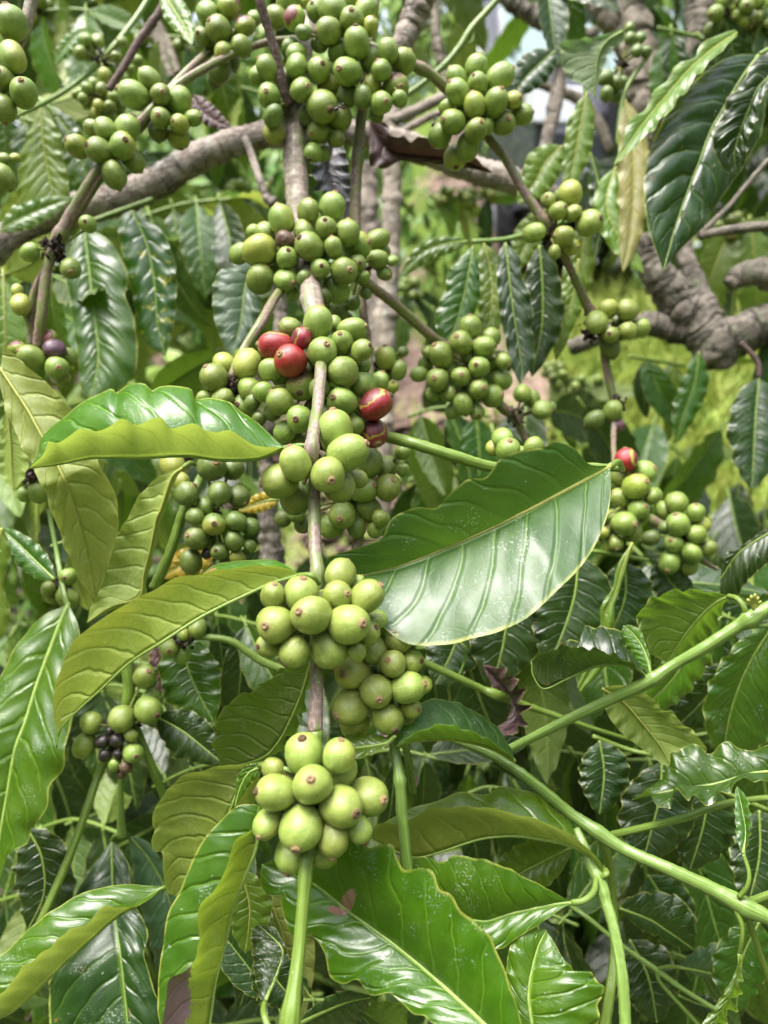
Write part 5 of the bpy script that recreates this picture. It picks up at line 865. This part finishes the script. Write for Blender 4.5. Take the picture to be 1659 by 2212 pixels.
TW = [
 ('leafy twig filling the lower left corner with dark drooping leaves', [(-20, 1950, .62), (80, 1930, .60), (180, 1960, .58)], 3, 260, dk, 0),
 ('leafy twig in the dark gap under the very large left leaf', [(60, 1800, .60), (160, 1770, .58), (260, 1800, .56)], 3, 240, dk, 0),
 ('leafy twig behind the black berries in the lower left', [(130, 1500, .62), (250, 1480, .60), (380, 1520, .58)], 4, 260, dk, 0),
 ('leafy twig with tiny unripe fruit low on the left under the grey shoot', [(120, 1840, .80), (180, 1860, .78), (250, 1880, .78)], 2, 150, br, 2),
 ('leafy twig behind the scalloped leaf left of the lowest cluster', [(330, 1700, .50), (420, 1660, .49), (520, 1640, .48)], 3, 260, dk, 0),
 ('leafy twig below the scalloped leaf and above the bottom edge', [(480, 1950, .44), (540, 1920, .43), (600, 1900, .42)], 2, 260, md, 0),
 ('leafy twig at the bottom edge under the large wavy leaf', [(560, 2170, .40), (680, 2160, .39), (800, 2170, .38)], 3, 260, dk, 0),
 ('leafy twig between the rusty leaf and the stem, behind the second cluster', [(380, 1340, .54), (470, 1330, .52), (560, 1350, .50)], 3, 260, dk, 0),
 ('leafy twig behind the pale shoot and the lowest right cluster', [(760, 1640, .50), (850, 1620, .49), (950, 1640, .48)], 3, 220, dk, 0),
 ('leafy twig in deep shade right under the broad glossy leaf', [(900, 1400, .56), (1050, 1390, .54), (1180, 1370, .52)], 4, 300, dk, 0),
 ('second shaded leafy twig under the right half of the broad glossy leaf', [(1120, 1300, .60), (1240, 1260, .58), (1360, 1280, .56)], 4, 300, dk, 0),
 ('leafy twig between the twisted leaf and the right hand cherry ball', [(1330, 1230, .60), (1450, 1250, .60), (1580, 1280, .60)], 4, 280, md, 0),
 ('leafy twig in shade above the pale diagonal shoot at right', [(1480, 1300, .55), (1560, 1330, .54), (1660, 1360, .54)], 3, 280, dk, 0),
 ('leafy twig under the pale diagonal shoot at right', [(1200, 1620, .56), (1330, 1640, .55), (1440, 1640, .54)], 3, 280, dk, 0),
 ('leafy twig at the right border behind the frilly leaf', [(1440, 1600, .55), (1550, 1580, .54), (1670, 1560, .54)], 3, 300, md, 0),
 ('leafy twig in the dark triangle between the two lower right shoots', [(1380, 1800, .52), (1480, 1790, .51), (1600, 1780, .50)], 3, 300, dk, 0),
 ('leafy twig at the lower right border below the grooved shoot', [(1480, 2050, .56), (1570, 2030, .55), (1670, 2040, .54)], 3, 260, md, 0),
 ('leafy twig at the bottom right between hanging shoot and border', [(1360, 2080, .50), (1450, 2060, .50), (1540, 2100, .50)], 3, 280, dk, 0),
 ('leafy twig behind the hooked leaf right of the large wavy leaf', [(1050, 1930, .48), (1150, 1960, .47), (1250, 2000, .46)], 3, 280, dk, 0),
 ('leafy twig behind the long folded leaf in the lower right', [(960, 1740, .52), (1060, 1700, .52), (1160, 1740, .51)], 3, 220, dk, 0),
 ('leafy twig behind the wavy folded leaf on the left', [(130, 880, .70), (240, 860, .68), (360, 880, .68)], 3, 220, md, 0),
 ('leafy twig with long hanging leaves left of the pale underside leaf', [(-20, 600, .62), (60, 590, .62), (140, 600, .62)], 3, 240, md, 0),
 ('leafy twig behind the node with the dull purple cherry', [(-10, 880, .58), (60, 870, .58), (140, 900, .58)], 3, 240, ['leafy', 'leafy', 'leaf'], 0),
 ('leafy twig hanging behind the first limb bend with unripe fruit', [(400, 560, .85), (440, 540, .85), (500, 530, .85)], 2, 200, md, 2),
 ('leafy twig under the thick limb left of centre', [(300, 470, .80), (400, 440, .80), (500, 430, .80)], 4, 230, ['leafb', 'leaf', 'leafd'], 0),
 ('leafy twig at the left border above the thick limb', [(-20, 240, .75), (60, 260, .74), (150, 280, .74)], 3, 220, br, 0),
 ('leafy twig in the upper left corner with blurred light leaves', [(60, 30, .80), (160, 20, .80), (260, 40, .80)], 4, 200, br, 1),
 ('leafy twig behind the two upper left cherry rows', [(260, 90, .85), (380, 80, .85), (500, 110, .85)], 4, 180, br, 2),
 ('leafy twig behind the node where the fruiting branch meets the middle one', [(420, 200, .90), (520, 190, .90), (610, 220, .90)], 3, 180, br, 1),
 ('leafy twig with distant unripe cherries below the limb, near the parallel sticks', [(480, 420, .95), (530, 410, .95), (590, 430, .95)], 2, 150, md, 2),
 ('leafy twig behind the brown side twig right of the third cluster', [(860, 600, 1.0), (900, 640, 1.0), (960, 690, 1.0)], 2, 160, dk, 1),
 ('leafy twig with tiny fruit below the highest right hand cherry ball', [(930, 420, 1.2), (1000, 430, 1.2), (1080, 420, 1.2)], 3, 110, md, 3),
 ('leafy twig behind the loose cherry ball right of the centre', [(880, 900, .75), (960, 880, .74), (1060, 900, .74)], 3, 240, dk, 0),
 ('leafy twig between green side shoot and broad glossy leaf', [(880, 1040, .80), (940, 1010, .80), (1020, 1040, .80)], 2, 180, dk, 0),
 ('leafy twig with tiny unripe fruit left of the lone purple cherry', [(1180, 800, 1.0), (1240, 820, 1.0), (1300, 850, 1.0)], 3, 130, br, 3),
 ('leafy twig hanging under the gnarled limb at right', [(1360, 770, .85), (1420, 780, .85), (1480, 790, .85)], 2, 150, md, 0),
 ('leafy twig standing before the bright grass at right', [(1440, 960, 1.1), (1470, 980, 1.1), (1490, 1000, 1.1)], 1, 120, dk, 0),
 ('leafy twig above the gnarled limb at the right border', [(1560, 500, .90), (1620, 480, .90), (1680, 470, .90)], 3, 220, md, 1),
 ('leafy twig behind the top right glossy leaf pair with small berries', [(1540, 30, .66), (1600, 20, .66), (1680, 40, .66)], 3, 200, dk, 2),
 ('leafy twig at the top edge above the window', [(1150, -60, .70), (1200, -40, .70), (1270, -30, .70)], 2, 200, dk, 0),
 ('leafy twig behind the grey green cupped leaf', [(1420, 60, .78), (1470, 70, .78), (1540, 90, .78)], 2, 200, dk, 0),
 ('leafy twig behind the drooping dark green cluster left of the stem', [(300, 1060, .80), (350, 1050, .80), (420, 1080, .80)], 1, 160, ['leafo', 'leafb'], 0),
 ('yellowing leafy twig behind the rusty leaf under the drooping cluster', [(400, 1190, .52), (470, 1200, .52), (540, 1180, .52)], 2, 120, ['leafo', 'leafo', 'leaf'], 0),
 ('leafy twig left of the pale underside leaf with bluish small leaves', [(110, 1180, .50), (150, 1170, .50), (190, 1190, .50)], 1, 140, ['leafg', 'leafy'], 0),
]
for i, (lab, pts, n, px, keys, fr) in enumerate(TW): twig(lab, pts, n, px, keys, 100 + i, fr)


def bush(label, x, y, d, rad, n, keys, seed, ln=.15):
    r = random.Random(seed); root = thing('leafy_bough', label, 'coffee bough', P(x, y, d), 'dense boughs low behind the fruiting branches'); c0 = P(x, y, d)
    s = [c0 + RT * rad * 1.1 + np.array([0, .1, rad * .3]), c0, c0 - RT * rad * 1.1 + np.array([0, .05, rad * .2])]
    C = spline(s, 24); V, F, uv = tube(C, np.linspace(.006, .003, 24), 8, .05); put('stem', V, F, ['sgreen'], root, origin=C[0], uv=uv)
    for i in range(n):
        v = np.array([r.gauss(0, .5), r.gauss(0, .45), r.gauss(0, .45)]) * rad; dr = nrm(np.array([r.gauss(0, .8), r.gauss(-.3, .6), -1.0 + r.gauss(0, .5)])); up = nrm(-FW + np.array([r.gauss(0, .6), r.gauss(0, .4), -.05 + r.gauss(0, .35)]))
        add_leaf(root, c0 + v + np.array([0, 0, ln * .4]), dr, up, ln * r.uniform(.8, 1.2), r.choice(keys), r)
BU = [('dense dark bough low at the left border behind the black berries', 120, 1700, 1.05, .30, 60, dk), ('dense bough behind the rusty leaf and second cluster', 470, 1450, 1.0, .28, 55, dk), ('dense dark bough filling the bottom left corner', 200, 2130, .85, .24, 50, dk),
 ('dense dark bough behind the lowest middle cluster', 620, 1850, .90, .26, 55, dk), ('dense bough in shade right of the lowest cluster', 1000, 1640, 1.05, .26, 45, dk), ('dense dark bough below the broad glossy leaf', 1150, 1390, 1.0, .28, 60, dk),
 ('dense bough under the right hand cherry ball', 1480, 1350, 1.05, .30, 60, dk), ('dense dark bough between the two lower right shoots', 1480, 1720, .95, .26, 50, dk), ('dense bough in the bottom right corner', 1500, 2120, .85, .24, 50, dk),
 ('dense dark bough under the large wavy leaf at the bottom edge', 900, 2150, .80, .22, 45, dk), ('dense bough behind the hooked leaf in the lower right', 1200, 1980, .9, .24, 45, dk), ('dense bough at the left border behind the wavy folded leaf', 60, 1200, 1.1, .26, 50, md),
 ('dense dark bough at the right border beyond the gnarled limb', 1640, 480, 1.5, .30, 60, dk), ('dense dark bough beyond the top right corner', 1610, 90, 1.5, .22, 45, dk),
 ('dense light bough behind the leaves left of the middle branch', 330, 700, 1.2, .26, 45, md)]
BU += [('leafy crown bough over the left part of the plant, mostly above the picture', 100, -330, 1.0, .34, 95, md), ('leafy crown bough over the middle branch, mostly above the picture', 700, -420, 1.05, .34, 95, md),  # boughs around the top of the frame, added to shade the background
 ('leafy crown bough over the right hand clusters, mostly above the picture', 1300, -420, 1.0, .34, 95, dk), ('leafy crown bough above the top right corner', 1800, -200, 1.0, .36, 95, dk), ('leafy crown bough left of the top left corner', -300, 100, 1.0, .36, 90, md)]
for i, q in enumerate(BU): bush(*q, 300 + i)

# ================================================================== small creatures
def ant(x, y, d, label, rot):
    V, F = [], []
    def ell(c, r3):
        o = len(V)
        for i in range(7):
            th = math.pi * i / 6
            for j in range(8):
                ph = 2 * math.pi * j / 8; V.append(np.array([c[0] + r3[0] * math.cos(th), c[1] + r3[1] * math.sin(th) * math.cos(ph), c[2] + r3[2] * math.sin(th) * math.sin(ph)]))
        for i in range(6):
            for j in range(8): F.append((o + i * 8 + j, o + i * 8 + (j + 1) % 8, o + (i + 1) * 8 + (j + 1) % 8, o + (i + 1) * 8 + j))
    ell((.0022, 0, 0), (.0009, .0008, .0008)); ell((.0004, 0, 0), (.0012, .0005, .0005)); ell((-.0018, 0, 0), (.0016, .0010, .0010))
    for sx in (-.6, 0, .6):
        for sy in (-1, 1):
            c = np.array([[sx * .001, 0, 0], [sx * .002, sy * .0012, .0009], [sx * .003, sy * .0024, -.0008]]); tv, tf, _ = tube(c, [.00014] * 3, 4); o = len(V); V.extend(tv); F.extend(tuple(q + o for q in f) for f in tf)
    c, s = math.cos(rot), math.sin(rot); V = [RT * (v[0] * c - v[1] * s) + UP * (v[0] * s + v[1] * c) - FW * v[2] for v in V]
    tag(put('ant', [P(x, y, d) + v for v in V], F, ['cblack'], origin=P(x, y, d)), label, 'ant')
ant(733, 231, .405, 'tiny black ant on a green cherry of the topmost middle cluster', .6)
ant(938, 262, .44, 'tiny black ant beside the highest right hand cherry ball', 1.2)

# ================================================================== ground, far plants, vehicle
def terrain(x, y):
    return .12 + .42 * np.clip(y - 1.5, 0, 2.9) + .06 * np.clip(y - 4.4, 0, 5) + .04 * np.sin(1.3 * x + y) * np.clip(y - .8, 0, 1) + 1.15 * np.exp(-((x - .28) / .30) ** 2 - ((y - 4.3) / .55) ** 2)
gm, nt = newmat('ground_soil_and_grass'); g = N(nt); oc = g.n('ShaderNodeTexCoord').outputs['Object']
n1 = g.noise(oc, 1.6, 5, .6); n2 = g.noise(oc, 30, 5, .65); n3 = g.noise(oc, 9, 4, .6)
c = g.mix(g.ramp(n2, .35, .65), (.22, .15, .115), (.42, .30, .24)); c = g.mix(g.ramp(n3, .5, .68), c, (.07, .045, .035)); gp = g.n('ShaderNodeSeparateXYZ'); g.put(gp.inputs[0], oc); c = g.mix(g.ramp(g.m('ADD', gp.outputs[1], n3), 1.9, 2.9, 1, 0), c, (.045, .03, .024)); c = g.mix(g.ramp(n1, .47, .58), c, (.16, .24, .04))  # soil near the plants painted darker, shade for the gaps between leaves
g.out(g.bsdf(c, .9, g.bump(g.m('ADD', n2, n3), .8, .03), .2)); M['ground'] = gm
xp = np.r_[np.linspace(0, 4, 46), np.geomspace(4.4, 60, 15)]; xs = np.r_[-xp[:0:-1], xp]; ys = np.r_[np.linspace(-20, -.5, 14), np.linspace(0, 8, 87), np.geomspace(8.5, 100, 20)]; xs = xs[:121]
V = [(x, y, float(terrain(x, min(y, 9)))) for y in ys for x in xs]; F = [(i * 121 + j, i * 121 + j + 1, (i + 1) * 121 + j + 1, (i + 1) * 121 + j) for i in range(120) for j in range(120)]
go = link('ground', mesh('ground', V, F, ['ground'])); go['kind'] = 'structure'; go['label'] = 'pinkish bare soil with grass patches under the coffee plants'

M['grass'] = simple_mat('grass_blade', (.26, .38, .06), (.42, .48, .10), 8, .5, .001)
M['litter'] = simple_mat('fallen_leaf', (.06, .035, .028), (.16, .105, .085), 14, .8, .002)
assert len(xs) == 121 and len(ys) == 121
r = np.random.default_rng(3); V, F = [], []
for i in range(42000):
    x = r.uniform(-1.2, 4.5); y = 1.6 + r.random() ** 1.2 * 6
    if i > 26000: x = r.uniform(.7, 2.4); y = r.uniform(2.2, 4.2)
    if abs(x - .28) < .5 and y > 3.3 or x < .35 + .25 * math.sin(y * 2) and r.random() < .8: continue
    z = float(terrain(x, y)); h = r.uniform(.05, .16); a = r.uniform(0, 6.28); w = .005 + .003 * r.random(); b = r.normal(0, .05, 2); o = len(V)
    V += [(x - w * math.cos(a), y - w * math.sin(a), z), (x + w * math.cos(a), y + w * math.sin(a), z), (x + b[0] * .5 + w * math.cos(a), y + b[1] * .5 + w * math.sin(a), z + h * .6), (x + b[0], y + b[1], z + h)]
    F += [(o, o + 1, o + 2), (o, o + 2, o + 3)]
gr = link('grass', mesh('grass', V, F, ['grass'])); tag(gr, 'bright yellow green grass on the bank behind the plants', 'grass', kind='stuff')
V, F = [], []
for i in range(2600):
    x = r.uniform(-1.6, 1.9); y = r.uniform(.3, 3.2); z = float(terrain(x, y)) + .01; a = r.uniform(0, 6.28); l = r.uniform(.03, .07); w = l * .35; c, s = math.cos(a), math.sin(a); o = len(V)
    for u, v, hh in ((-1, 0, 0), (-.3, 1, .35), (.4, .9, .3), (1, 0, .1), (.4, -.9, .4), (-.3, -1, .25), (0, 0, -.05)): V.append((x + l * u * c - w * v * s, y + l * u * s + w * v * c, z + l * hh * r.uniform(.3, 1.2)))
    F += [(o + k, o + (k + 1) % 6, o + 6) for k in range(6)]
tag(link('leaf_litter', mesh('leaf_litter', V, F, ['litter'])), 'brown fallen leaves on the soil below the branches', 'leaf litter', kind='stuff')

def leafcloud(name, n, box, size, mat, seed, holes=None):
    r = np.random.default_rng(seed); V, F = [], []
    for i in range(n):
        p = np.array([r.uniform(*box[0]), r.uniform(*box[1]), r.uniform(*box[2])])
        if holes and holes(p): continue
        l = size * r.uniform(.6, 1.3); d = nrm(np.array([r.normal(), r.normal(), -1.1 + r.normal() * .5])); s = nrm(np.cross(d, r.normal(0, 1, 3))); nn = np.cross(d, s); w = l * .2; o = len(V)
        V += [p, p + d * l * .35 + s * w + nn * w * .3, p + d * l * .35 - s * w + nn * w * .3, p + d * l * .7 + s * w * .8, p + d * l * .7 - s * w * .8, p + d * l - nn * w * .4, p + d * l * .4]
        F += [(o, o + 1, o + 6), (o, o + 6, o + 2), (o + 1, o + 3, o + 6), (o + 2, o + 6, o + 4), (o + 3, o + 5, o + 6), (o + 4, o + 6, o + 5)]
    return V, F
farg = simple_mat('far_foliage', (.055, .14, .02), (.16, .27, .04), 6, .45, .001); M['farg'] = farg
farb = simple_mat('far_foliage_light', (.14, .26, .04), (.26, .36, .07), 5, .45, .001); M['farb'] = farb
bt = N(farb.node_tree)
def hole(p):
    q = p - CAM; d = q @ FW; x = 829.5 + (q @ RT) / d * 1659; y = 1106 - (q @ UP) / d * 1659
    return False
shr = [('rounded light green shrub far behind the left side of the limb', -1.35, 3.0, .95, .85, 'farb', 1), ('rounded mid green shrub far behind the upper left cherry rows', -.55, 3.6, .9, 1.0, 'farg', 2),
       ('tall light shrub far behind the topmost cherries', -.35, 5.2, .55, 1.3, 'farb', 3), ('dark shrub far behind the right border above the gnarled limb', 2.5, 3.6, .7, 1.2, 'farg', 4),
       ('low shrub behind the left half of the picture above pink soil', -1.0, 2.1, .55, .5, 'farg', 5), ('low shrub before the grass bank right of the centre', .55, 2.4, .40, .42, 'farb', 6),
       ('wide shrub far beyond the parked vehicle', 1.4, 6.4, 1.5, 1.5, 'farg', 7), ('large bushy shrub at the far left edge', -2.6, 4.2, 1.2, 1.5, 'farg', 8), ('tall shrub standing far behind the middle branch', -.5, 6.0, 1.4, 1.8, 'farb', 9), ('broad shrub on the far right bank', 3.6, 5.6, 1.2, 1.5, 'farb', 10)]
for lab, x, y, rad, h, mt, sd in shr:
    z0 = float(terrain(x, y)); root = thing('coffee_shrub', lab, 'shrub', (x, y, z0), 'shrubs on the slope behind the coffee plant')
    def outside(p, x=x, y=y, rad=rad, z0=z0, h=h):
        q = np.array([(p[0] - x) / rad, (p[1] - y) / rad, (p[2] - z0 - h * .55) / (h * .55)]); n = q @ q
        return n > 1 + .3 * math.sin(p[0] * 9 + sd) * math.sin(p[2] * 8 + p[1] * 5) or math.sin(p[0] * 11 + sd) + math.sin(p[2] * 13) + math.sin(p[1] * 9) > 1.3
    V, F = leafcloud('c', int(2600 * (rad * h) ** .8 / .8), ((x - rad, x + rad), (y - rad, y + rad), (z0, z0 + h * 1.15)), .11, mt, sd, outside)
    put('crown', V, F, [mt], root, origin=(x, y, z0 + h * .5), smooth=False)
    rs = np.random.default_rng(sd); tV, tF = [], []
    for k in range(5):
        top = np.array([x + rs.uniform(-.5, .5) * rad, y + rs.uniform(-.5, .5) * rad, z0 + h * rs.uniform(.7, .95)]); base = np.array([x + rs.uniform(-.05, .05), y, z0 - .05])
        c = spline([base, (base + top) / 2 + rs.normal(0, .05, 3), top], 10); tv, tf, _ = tube(c, np.linspace(.022, .006, 10), 8); o = len(tV); tV += tv; tF += [tuple(q + o for q in f) for f in tf]
    put('trunk', tV, tF, ['bark'], root, origin=(x, y, z0), uv=[(0, 0)] * len(tV))
# far wood closing the view; unseen side and rear walls added against sky light
V, F = [], []
for (x0, x1, y0, y1, n, h) in ((-13, 13, 8.5, 12.5, 11000, 7.0), (-9, -4.5, -8, 9, 6000, 6.5), (5.2, 9, -8, 9, 6000, 6.5), (-9, 9, -8, -3.2, 6500, 5.8)):
    v, f = leafcloud('w', n, ((x0, x1), (y0, y1), (.1, h)), .5, 'farb', 77 + n + int(x0)); o = len(V); V += v; F += [tuple(q + o for q in t) for t in f]
tag(link('far_wood_and_sky_blocker', mesh('far_wood_and_sky_blocker', V, F, ['farb'], smooth=False)), 'blurred bright green wood closing the view, with unseen walls added to block sky light', 'wood', kind='stuff')

# vehicle
M['paint'] = simple_mat('dark_paint', (.055, .058, .075), (.07, .072, .09), 2, .3, .0002, Coat_Weight=.6)
M['trim'] = simple_mat('black_trim', (.012, .012, .015), (.02, .02, .024), 5, .5, .0004)
M['plast'] = simple_mat('grey_cladding', (.16, .16, .19), (.20, .20, .23), 5, .5, .0004)
gl, nt = newmat('tinted_glass'); g = N(nt); g.out(g.bsdf((.22, .30, .28), .06, None, 1.0)); M['glass'] = gl
lp, nt = newmat('lamp_glass'); g = N(nt); g.out(g.bsdf((.75, .76, .82), .1, None, .8)); M['lamp'] = lp
VX, VY = 1.38, 6.6; vz = float(terrain(VX, 5.0)) - .02
car = thing('parked_car', 'dark grey vehicle facing the plants, its windscreen reflecting pale green foliage', 'car', (VX, VY, vz))
def loft(name, prof, x0, x1, mat, parent, taper=0.0, bev=.03):
    """side profile in (y, z) local metres extruded from x0 to x1"""
    V = [(x0, y + taper * 0, z) for y, z in prof] + [(x1, y, z) for y, z in prof]; n = len(prof)
    F = [tuple(range(n))[::-1], tuple(range(n, 2 * n))] + [(i, (i + 1) % n, (i + 1) % n + n, i + n) for i in range(n)]
    me = mesh(name, V, F, [mat], smooth=False); import bmesh as bm_
    b = bm_.new(); b.from_mesh(me); bm_.ops.recalc_face_normals(b, faces=b.faces); bm_.ops.bevel(b, geom=b.edges, offset=bev, segments=3, affect='EDGES', clamp_overlap=True); b.to_mesh(me); b.free()
    return link(name, me, parent, (0, 0, 0))
# the car stands broadside: length along x, side towards the camera at y = -.85
def loftx(name, prof, y0, y1, mat, parent, bev=.03):
    V = [(x, y0, z) for x, z in prof] + [(x, y1, z) for x, z in prof]; n = len(prof)
    F = [tuple(range(n)), tuple(range(n, 2 * n))[::-1]] + [(i, (i + 1) % n, (i + 1) % n + n, i + n) for i in range(n)]
    me = mesh(name, V, F, [mat], smooth=False); import bmesh as bm_
    b = bm_.new(); b.from_mesh(me); bm_.ops.recalc_face_normals(b, faces=b.faces)
    if bev: bm_.ops.bevel(b, geom=b.edges, offset=bev, segments=3, affect='EDGES', clamp_overlap=True)
    b.to_mesh(me); b.free(); return link(name, me, parent, (0, 0, 0))
loftx('body', [(-2.0, .35), (2.1, .35), (2.15, .75), (2.0, 1.0), (1.0, 1.1), (-1.95, 1.1), (-2.05, .8)], -.85, .85, 'paint', car, .05)
loftx('cabin', [(-1.9, 1.08), (1.05, 1.08), (.55, 1.72), (-1.80, 1.74)], -.78, .78, 'paint', car, .05)
for x0, x1, x2, x3 in ((-1.72, -.86, -.86, -1.66), (-.74, .02, .02, -.74), (.14, .84, .47, .14)): loftx('side_window', [(x0, 1.14), (x1, 1.14), (x2, 1.62), (x3, 1.62)], -.795, -.765, 'glass', car, 0)
loftx('sill_cladding', [(-1.3, .30), (1.2, .30), (1.2, .48), (-1.3, .48)], -.885, -.82, 'plast', car, .015)
loftx('roof_rail', [(-1.6, 1.76), (.4, 1.76), (.4, 1.81), (-1.6, 1.81)], -.70, -.66, 'trim', car, .01)
loftx('headlight', [(1.9, .78), (2.14, .74), (2.12, .9), (1.95, .93)], -.86, -.6, 'lamp', car, .01)
loftx('door_handle', [(-.2, 1.0), (0, 1.0), (0, 1.04), (-.2, 1.04)], -.885, -.855, 'trim', car, .008)
loftx('mirror', [(.75, 1.12), (.95, 1.12), (.95, 1.30), (.78, 1.30)], -1.02, -.86, 'trim', car, .03)
for wx in (-1.4, 1.4):
    th = np.linspace(0, 2 * math.pi, 29)[:-1]
    w = loftx('wheel', [(wx + .36 * math.cos(a), .33 + .36 * math.sin(a)) for a in th], -.90, -.66, 'trim', car, .03)
    loftx('rim', [(wx + .21 * math.cos(a), .33 + .21 * math.sin(a)) for a in th], -.915, -.895, 'plast', w, 0)
loftx('grille', [(2.14, .62), (2.19, .62), (2.17, .92), (2.12, .92)], -.5, .5, 'trim', car, .008)
V = [(1.085, -.70, 1.14), (1.085, .70, 1.14), (.63, .66, 1.66), (.63, -.66, 1.66)]; V += [(x - .02, y, z - .02) for x, y, z in V]
link('windscreen', mesh('windscreen', V, [(0, 1, 2, 3), (7, 6, 5, 4), (0, 4, 5, 1), (2, 6, 7, 3), (1, 5, 6, 2), (3, 7, 4, 0)], ['glass'], smooth=False), car)
loftx('headlight', [(1.9, .78), (2.14, .74), (2.12, .9), (1.95, .93)], .6, .86, 'lamp', car, .01)
loftx('bumper', [(2.0, .36), (2.24, .36), (2.24, .56), (2.0, .56)], -.86, .86, 'plast', car, .03)
car.rotation_euler = (0, 0, math.radians(-82)); car.scale = (1, 1.05, 1.14)

# ================================================================== light, sky, camera
w = bpy.data.worlds.new('World'); S.world = w; w.use_nodes = True; nt = w.node_tree; bgn = nt.nodes['Background']
EL, AZ = 72, 244
sky = nt.nodes.new('ShaderNodeTexSky'); sky.sky_type = 'NISHITA'; sky.sun_disc = False; sky.sun_elevation = math.radians(EL); sky.sun_rotation = math.radians(AZ); sky.air_density = 1.0; sky.dust_density = 4.0; sky.ozone_density = 1.0
hs = nt.nodes.new('ShaderNodeHueSaturation'); hs.inputs['Saturation'].default_value = .45; nt.links.new(sky.outputs[0], hs.inputs['Color']); nt.links.new(hs.outputs[0], bgn.inputs[0]); bgn.inputs[1].default_value = .14
sd = bpy.data.lights.new('sun', 'SUN'); sd.energy = 1.5; sd.angle = math.radians(32); sd.color = (1, .97, .92); so = link('sun', sd)
az = math.radians(AZ); dirn = Vector((math.sin(az) * math.cos(math.radians(EL)), math.cos(az) * math.cos(math.radians(EL)), math.sin(math.radians(EL))))
so.rotation_euler = dirn.to_track_quat('Z', 'Y').to_euler()
cd = bpy.data.cameras.new('camera'); cd.sensor_fit = 'HORIZONTAL'; cd.sensor_width = 36; cd.lens = 36; cd.clip_start = .01; cd.clip_end = 500
cd.dof.use_dof = True; cd.dof.focus_distance = .325; cd.dof.aperture_fstop = 36 / 3.2
co = link('camera', cd, None, tuple(CAM)); co.rotation_euler = (math.radians(90) - PITCH, 0, 0); S.camera = co
S.view_settings.view_transform = 'Standard'; S.view_settings.look = 'None'; S.view_settings.exposure = 1.82; S.view_settings.gamma = 1
S.cycles.max_bounces = 6; S.cycles.diffuse_bounces = 1; S.cycles.glossy_bounces = 2; S.cycles.transmission_bounces = 4; S.cycles.use_denoising = True
